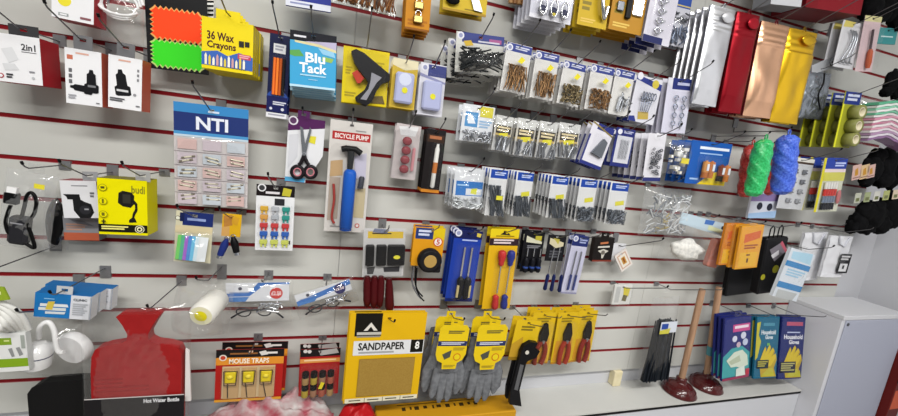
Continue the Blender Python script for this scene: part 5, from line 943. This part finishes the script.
# ------------------------------------------------------------ gloves, pliers and goods on the shelf
GREY = noisy('grey_knit', '64666a', '787a7e', 70, .85, spec=.15)
def glovepair(q, Y, lab, ln, back, cl, nback=2):
    P = Pk('work_gloves', lab, 'gloves', q, Y); w, h = P.w, P.h
    for side in (-1, 1):
        b = MB(); ox = side * w * .12; oy = .004 if side < 0 else -.012
        palm = [(ox, oy, h * .55), (ox, oy, h * .2), (ox + .002, oy, -h * .18)]
        b.tube([Vector(p) for p in palm], [w * .38, w * .42, w * .43], GREY, 14)
        for k in range(4):
            fx = ox + (k - 1.5) * w * .24; l = ln * (.86, 1, .96, .76)[k if side > 0 else 3 - k]
            z0 = -h * .12
            b.tube([(fx * .96, oy - .004, z0), (fx + (k - 1.5) * .002, oy - .008, z0 - l * .4), (fx + (k - 1.5) * .004, oy - .006, z0 - l * .85), (fx + (k - 1.5) * .004, oy - .004, z0 - l)], [w * .15, w * .155, w * .135, w * .06], GREY, 9)
        tx = ox + side * w * .4; b.tube([(tx * .7, oy - .006, h * .12), (tx + side * .006, oy - .012, -h * .22), (tx + side * .008, oy - .012, -h * .22 - ln * .42), (tx + side * .007, oy - .01, -h * .22 - ln * .52)], [w * .16, w * .17, w * .14, w * .06], GREY, 9)
        V = []
        for x, y, z in b.V: V.append((x, (y - oy) * .34 + oy + .008, z + .002 * noise.noise(Vector((x * 40, y * 40, z * 40)))))
        b.V = V; P.part('glove', b)
    b = MB(); out = [(.1, 0), (.9, 0), (1.0, .08), (1.0, .36), (1.02, .5), (1.02, .66), (.92, .8), (.76, .86), (.74, 1.0), (.26, 1.0), (.24, .86), (.06, .8), (-.02, .66), (-.02, .5), (0, .36), (0, .08)]
    b.prism([(P.x(u), P.z(v)) for u, v in out], -.0385, -.037, 'd9bb1a')
    P.layers(b, [('r', .0, .36, 1, .47, '26305c'), ('b', .12, .385, .9, .45, 2, 'c9cbd8'), ('p', [(.2, .66), (.5, .56), (.48, .72), (.3, .78)], '4a4c44'), ('d', .72, .72, .13, 'c26a1c'), ('d', .72, .72, .1, 'd9c41e'), ('b', .3, .12, .84, .2, 2, '6a6230'), ('b', .55, .5, .95, .58, 2, 'a8922a'), ('b', .3, .9, .7, .96, 2, 'a8922a')], -.0385)
    P.part('hang_card', b)
    P.tab('d9bb1a', .03, .018, y=-.036)
    P.stack(nback, .056, back, jit=.004); return P
glovepair((437, 318, 464, 320.5, 461, 362.5, 432.5, 361), -.115, 'grey work gloves with a yellow card beside the sandpaper, front pair', .125, 'grey work gloves behind the front pair beside the sandpaper', None, 1).hook('the work gloves beside the sandpaper', .06)
glovepair((474, 318, 501.5, 320, 498.5, 363, 469.5, 362), -.115, 'grey work gloves with a yellow card left of the adjustable wrench, front pair', .125, 'grey work gloves behind the front pair left of the wrench', None, 1).hook('the work gloves left of the wrench', .06)
def plier(P, red, hv=.3):
    b = MB(); K = M('262320', .35, .6)
    b.prism([(P.x(u), P.z(v)) for u, v in [(.5, .2), (.62, .18), (.74, .38), (.7, .52), (.4, .54), (.36, .4)]], -.014, -.003, K); P.part('plier_jaw', b, .001)
    b = MB(); b.lathe([(.007, 0), (.006, .003)], (P.x(.54), -.014, P.z(.53)), (0, -1, 0), STEEL, 12); P.part('pivot', b)
    for sg in (-1, 1):
        b = MB(); cable(b, [(P.x(.54 + sg * .05), -.009, P.z(.53)), (P.x(.53 + sg * .17), -.009, P.z(.66)), (P.x(.51 + sg * .19), -.009, P.z(.84)), (P.x(.49 + sg * .14), -.009, P.z(.97))], .0088, red, 9); P.part('plier_handle', b)
for q, lab, c in (((532, 312, 554, 313.5, 549.5, 364.5, 527, 362.5), 'left of three yellow plier cards, half behind the wrench card', '7c2a1c'), ((557, 312, 575.5, 313.5, 573, 363.5, 552.5, 362.5), 'middle of three yellow plier cards, red handles', '94301e'), ((577.5, 310, 595, 311.5, 591.5, 361.5, 572.5, 360.5), 'right of three yellow plier cards, dark red handles', '7e241c')):
    P = Pk('plier_card', lab, 'card pack', q, -.08)
    P.card('d0ad1e', [('b', .2, .1, .8, .2, 2, '8a7420'), ('p', [(.1, .55), (.9, .5), (.95, .95), (.05, .95)], 'c8902a'), ('r', 0, .96, 1, 1, 'b07a1c')], t=.002)
    plier(P, M(c, .3)); P.blister(.12, .17, .94, .99, .021, .006); P.stack(2, .022, 'yellow plier card behind the ' + lab.split(' of')[0] + ' front one of three'); P.hook('the ' + lab.split(',')[0], .05, False)
P = Pk('wrench_card', 'yellow card of a black adjustable wrench in front of the plier cards', 'card pack', (516, 319, 539, 322, 534, 362, 510, 358), -.13)
P.card('d2b01e', [('b', .25, .14, .8, .28, 2, '7a6a20'), ('p', [(0, .6), (.4, .4), (.5, 1), (0, 1)], 'b8902a'), ('r', 0, .92, 1, 1, '8a6a1a')], t=.002)
b = MB(); hd = [S2(519, 350), S2(522, 344), S2(529, 340), S2(536, 341), S2(533, 346), S2(538, 349), S2(534, 356), S2(527, 358), S2(523, 362), S2(517, 360)]
b.prism([(x, z) for x, y, z in hd], -.022, -.006, M('17171a', .3, .3)); wh_ = P.part('wrench_head', b, .002)
b = MB(); b.prism([S2(517.5, 357)[::2], S2(525, 360)[::2], S2(518, 388)[::2], S2(520, 404)[::2], S2(508, 402)[::2], S2(509, 390)[::2]], -.02, -.008, M('1c1c1f', .35, .3)); wn_ = P.part('wrench_handle', b, .002)
b = MB(); b.prism([S2(518.5, 362)[::2], S2(522, 363)[::2], S2(516, 388)[::2], S2(512.5, 387)[::2]], -.0215, -.0202, M('77797e', .35, .7)); P.part('grip_inlay', b, of=wn_)
b = MB(); c = S2(525, 350); b.lathe([(.007, 0), (.007, .002)], (c[0], -.0222, c[2]), (0, -1, 0), 'c9c5bc', 12); P.part('adjuster', b, of=wh_)
P.stack(1, .03, 'yellow wrench card behind the front wrench card'); P.hook('the adjustable wrench', .04, False)
P = Pk('cable_tie_bag', 'tall clear bag of long black cable ties reaching down to the shelf', 'bag', (654, 291, 677, 292, 667, 379, 637.5, 381), -.06)
b = MB(); b.prism([(P.x(u), P.z(v)) for u, v in [(.3, .3), (.72, .3), (.97, .965), (.06, .97)]], -.022, -.004, M('151a20', .4))
for i in range(60):
    u = random.uniform(.06, .96); y = random.uniform(-.026, -.004); k = random.uniform(.28, .34); b.tube([(P.x(.5 + (u - .5) * .75), y, P.z(k)), (P.x(u), y * 1.05, P.z(.97))], .0030, M('1c2128', .35), 4)
P.part('cable_ties', b)
b = MB(); P.layers(b, [('r', .22, .29, .82, .41, 'cfd4de'), ('r', .26, .31, .5, .37, '2c4a9a'), ('p', [(.22, .38), (.6, .36), (.56, .42), (.22, .42)], 'c9c24a')], -.032); P.part('label', b)
P.bag(0, .06, 1, 1.0, .036, .006, 26, seed=2); P.tab(BAG); P.hook('the tall bag of cable ties', .16, False)
CUP = M('4a1516', .18, 0, .6)
for i, (top, bot, cup, lab) in enumerate((((702.5, 289), (676, 379), (678.5, 393), 'red rubber plunger with a plain wooden handle, left of the pair'), ((719, 287.5), (704.5, 375), (705, 387.5), 'red rubber plunger with a blue sticker on its handle, right of the pair'))):
    c = atz(cup[0], cup[1] - 1.5, ZS); t = thing('plunger', lab, 'plunger', (c.x, c.y, ZS + .0006))
    b = MB(); b.lathe([(.066, 0), (.068, .003), (.066, .008), (.060, .020), (.050, .032), (.036, .041), (.024, .046), (.022, .050), (.0205, .058), (.0205, .066), (.016, .068)], (0, 0, 0), (0, 0, 1), CUP, 36); b.build('rubber_cup', t)
    for zz, rr in ((.021, .0602), (.034, .0478)):
        b = MB(); b.tube([(rr * math.cos(a * .2618), rr * math.sin(a * .2618), zz) for a in range(24)], .0016, CUP, 6, True); b.build('rib', t)
    tp = at(top[0], top[1], c.y); d = Vector((tp.x - c.x, 0, tp.z - ZS)); b = MB(); b.tube([d.normalized() * .05, d * .985, d], [.0125, .0125, .0105], WOOD, 16); hd_ = b.build('wooden_handle', t)
    if i: b = MB(); f = .30; b.tube([d * .33, d * .42], [.0131, .0131], M('4f8a94', .5), 16); b.build('sticker', hd_)
def glovebag(q, Y, Yb, lab, base, L, n, back, hk):
    P = Pk('household_gloves', lab, 'packet', q, Y, Yb=Yb)
    P.card(base, L, t=.008, hole=False); P.bag(-.01, 0, 1.01, 1, .006, .002, 30, mat=CLEAR, seed=2); P.tab(CLEAR, .04, .022); P.stack(n, .019, back, jit=.0005); P.hook(hk, .06, False); return P
hand = lambda: [('p', [(.12, .68), (.4, .56), (.7, .54), (.9, .64), (.95, .8), (.7, .84), (.5, .8), (.3, .8)], 'c9d4c4'), ('p', [(.2, .7), (.6, .62), (.66, .72), (.3, .76)], 'aeb8a0')]
glovebag((725.5, 318, 747.5, 316, 752, 377.5, 721.5, 379), -.118, -.15, 'packet of gloves with a white gloved hand on a turquoise ground, front one', '232a6c', [('p', [(.0, .62), (.3, .5), (.7, .48), (1, .6), (1, .96), (0, .96)], '3f9a9e'), ('r', .32, .12, .96, .24, 'c04a86'), ('b', .38, .145, .9, .215, 1, 'e4d4e0'), ('d', .4, .35, .09, 'c9ccdc'), ('d', .72, .31, .1, 'c9ccdc'), ('d', .8, .42, .1, 'b8c0d8'), ('d', .55, .45, .08, 'c0a8b8')] + hand() + [('p', [(.5, .84), (.8, .8), (.86, .96), (.5, .96)], 'd0d8d0'), ('r', .86, .86, 1, .96, 'b03a4a'), ('r', 0, .96, 1, 1, '8e3a54')], 2, 'packet of turquoise gloves stacked behind the front one', 'the turquoise glove packets')
yel = [('p', [(.3, .98), (.22, .8), (.34, .72), (.3, .6), (.42, .48), (.47, .52), (.44, .62), (.62, .46), (.68, .5), (.6, .64), (.8, .52), (.86, .57), (.74, .7), (.92, .64), (.97, .7), (.86, .84), (.98, .98)], 'b59a28'), ('p', [(.2, .72), (.4, .5), (.46, .54), (.4, .62), (.6, .46), (.66, .5), (.56, .62), (.76, .5), (.82, .55), (.7, .66), (.9, .6), (.94, .66), (.72, .8), (.3, .84)], 'cdb42c'), ('p', [(.3, .96), (.6, .84), (.8, .84), (.9, .97)], 'b5b03a')]
glovebag((757, 316, 778.5, 317.5, 777, 378, 754, 378), -.09, -.14, 'green blue packet of yellow household gloves, between turquoise and navy ones', '17607e', [('b', .3, .1, .8, .18, 1, '4a8aa0'), ('t', 'Household', .22, .215, .86, .29, 'dce4e8'), ('t', 'Gloves', .4, .3, .74, .365, 'dce4e8'), ('r', .5, .43, .62, .47, '6fae5a'), ('p', [(0, .1), (.16, .08), (.1, .3), (.22, .4), (.1, .66), (0, .7)], 'b9b23a')] + yel + [('r', .08, .7, .6, .84, '1c2a30'), ('b', .12, .72, .56, .82, 3, 'a8a040')], 1, 'green blue glove packet behind the front one', 'the green blue household gloves')
glovebag((782.5, 316.5, 805, 317.5, 801.5, 379, 778, 378.5), -.09, -.14, 'navy packet of yellow household gloves next to the cabinet', '1c2766', [('b', .2, .08, .9, .18, 1, 'b0506c'), ('b', .24, .24, .8, .27, 1, 'b8c0dc'), ('t', 'Household', .12, .285, .92, .36, 'e4e6ee'), ('t', 'Gloves', .34, .37, .78, .44, 'e4e6ee')] + yel + [('r', .04, .72, .7, .9, '191c34'), ('b', .08, .74, .66, .88, 4, 'a8a466'), ('p', [(.7, .96), (.9, .86), (.96, .97)], 'b5b03a')], 1, 'navy glove packet behind the front one', 'the navy household gloves')
# goods lying on the shelf along the bottom edge
def shelfbag(name, lab, cat, x0, x1, ytop, Y, mat, h, seed, part):
    a, c = at(x0, 410, Y), at(x1, 410, Y); t = thing(name, lab, cat, ((a.x + c.x) / 2, Y, ZS + .001)); w_ = c.x - a.x; b = MB()
    def fn(u, v):
        th = math.pi * v; x = (u - .5) * w_; e = math.sin(math.pi * min(max(u, .02), .98)) ** .4
        n = noise.noise(Vector((x * 22, th * 2.2, seed))) * .35 + noise.noise(Vector((x * 55, th * 5, seed))) * .12
        return (x, -math.cos(th) * .05 * e, max(0, math.sin(th) * h * e * (1 + n)))
    b.grid(fn, 60, 24, mat); b.build(part, t); return t, w_
h1 = at(290, 393, -.07).z - ZS
CR = noisy('pink_crinkle', 'b4aeac', '9a4450', 17, .3, stretch=(1, 2.5, 1))
shelfbag('crinkled_packet', 'crinkled clear and pink packet lying on the shelf under the traps', 'packet', 200, 334, 393, -.075, CR, max(h1, .03), 1, 'wrapper')
h2 = at(345, 404, -.10).z - ZS
t, w_ = shelfbag('red_pouch', 'red pouch with a black end lying on the shelf under the sandpaper', 'pouch', 335, 380, 404, -.11, M('a8181c', .3), max(h2, .02), 5, 'pouch_body')
pa, pb = at(376, 414, -.09), at(512, 406, -.09)
t = thing('yellow_box', 'yellow box with black lettering lying on the shelf under the gloves', 'box', ((pa.x + pb.x) / 2, -.09, ZS + .0006)); w_ = (pb.x - pa.x) / 2; hb = max((pa.z + pb.z) / 2 - ZS, .02)
b = MB(); b.box(-w_, w_, -.035, .05, 0, hb, M('c08c1c', .4), .003)
for i, (x0, x1) in enumerate(((-.8, -.72), (-.66, -.62), (-.58, -.48), (-.42, -.34), (-.26, -.22), (-.18, -.08), (-.02, .08), (.14, .18), (.24, .34), (.40, .46), (.52, .6))): b.box(w_ * x0 * .8, w_ * (x0 + (x1 - x0) * .8) * .8, .012 + .003 * (i % 2), .028, hb, hb + .0005, '3a2c14')
b.box(-w_ * .7, w_ * .6, .038, .041, hb, hb + .0005, '3a2c14'); b.box(-w_ * .05, w_ * .05, -.0356, -.035, hb * .2, hb * .8, 'd8cfae'); b.build('carton', t)

# ------------------------------------------------------------ one group name for everything that repeats
_c = {}
for o in COL.objects:
    if o.parent is None and o.get('label'): _c.setdefault(o.name.split('.')[0], []).append(o)
for k, v in _c.items():
    if len(v) > 1:
        for o in v:
            if not o.get('group'): o['group'] = k.replace('_', ' ') + ('' if k.endswith('s') else 's' if k[-1] not in 'xh' else 'es') + ' on display'
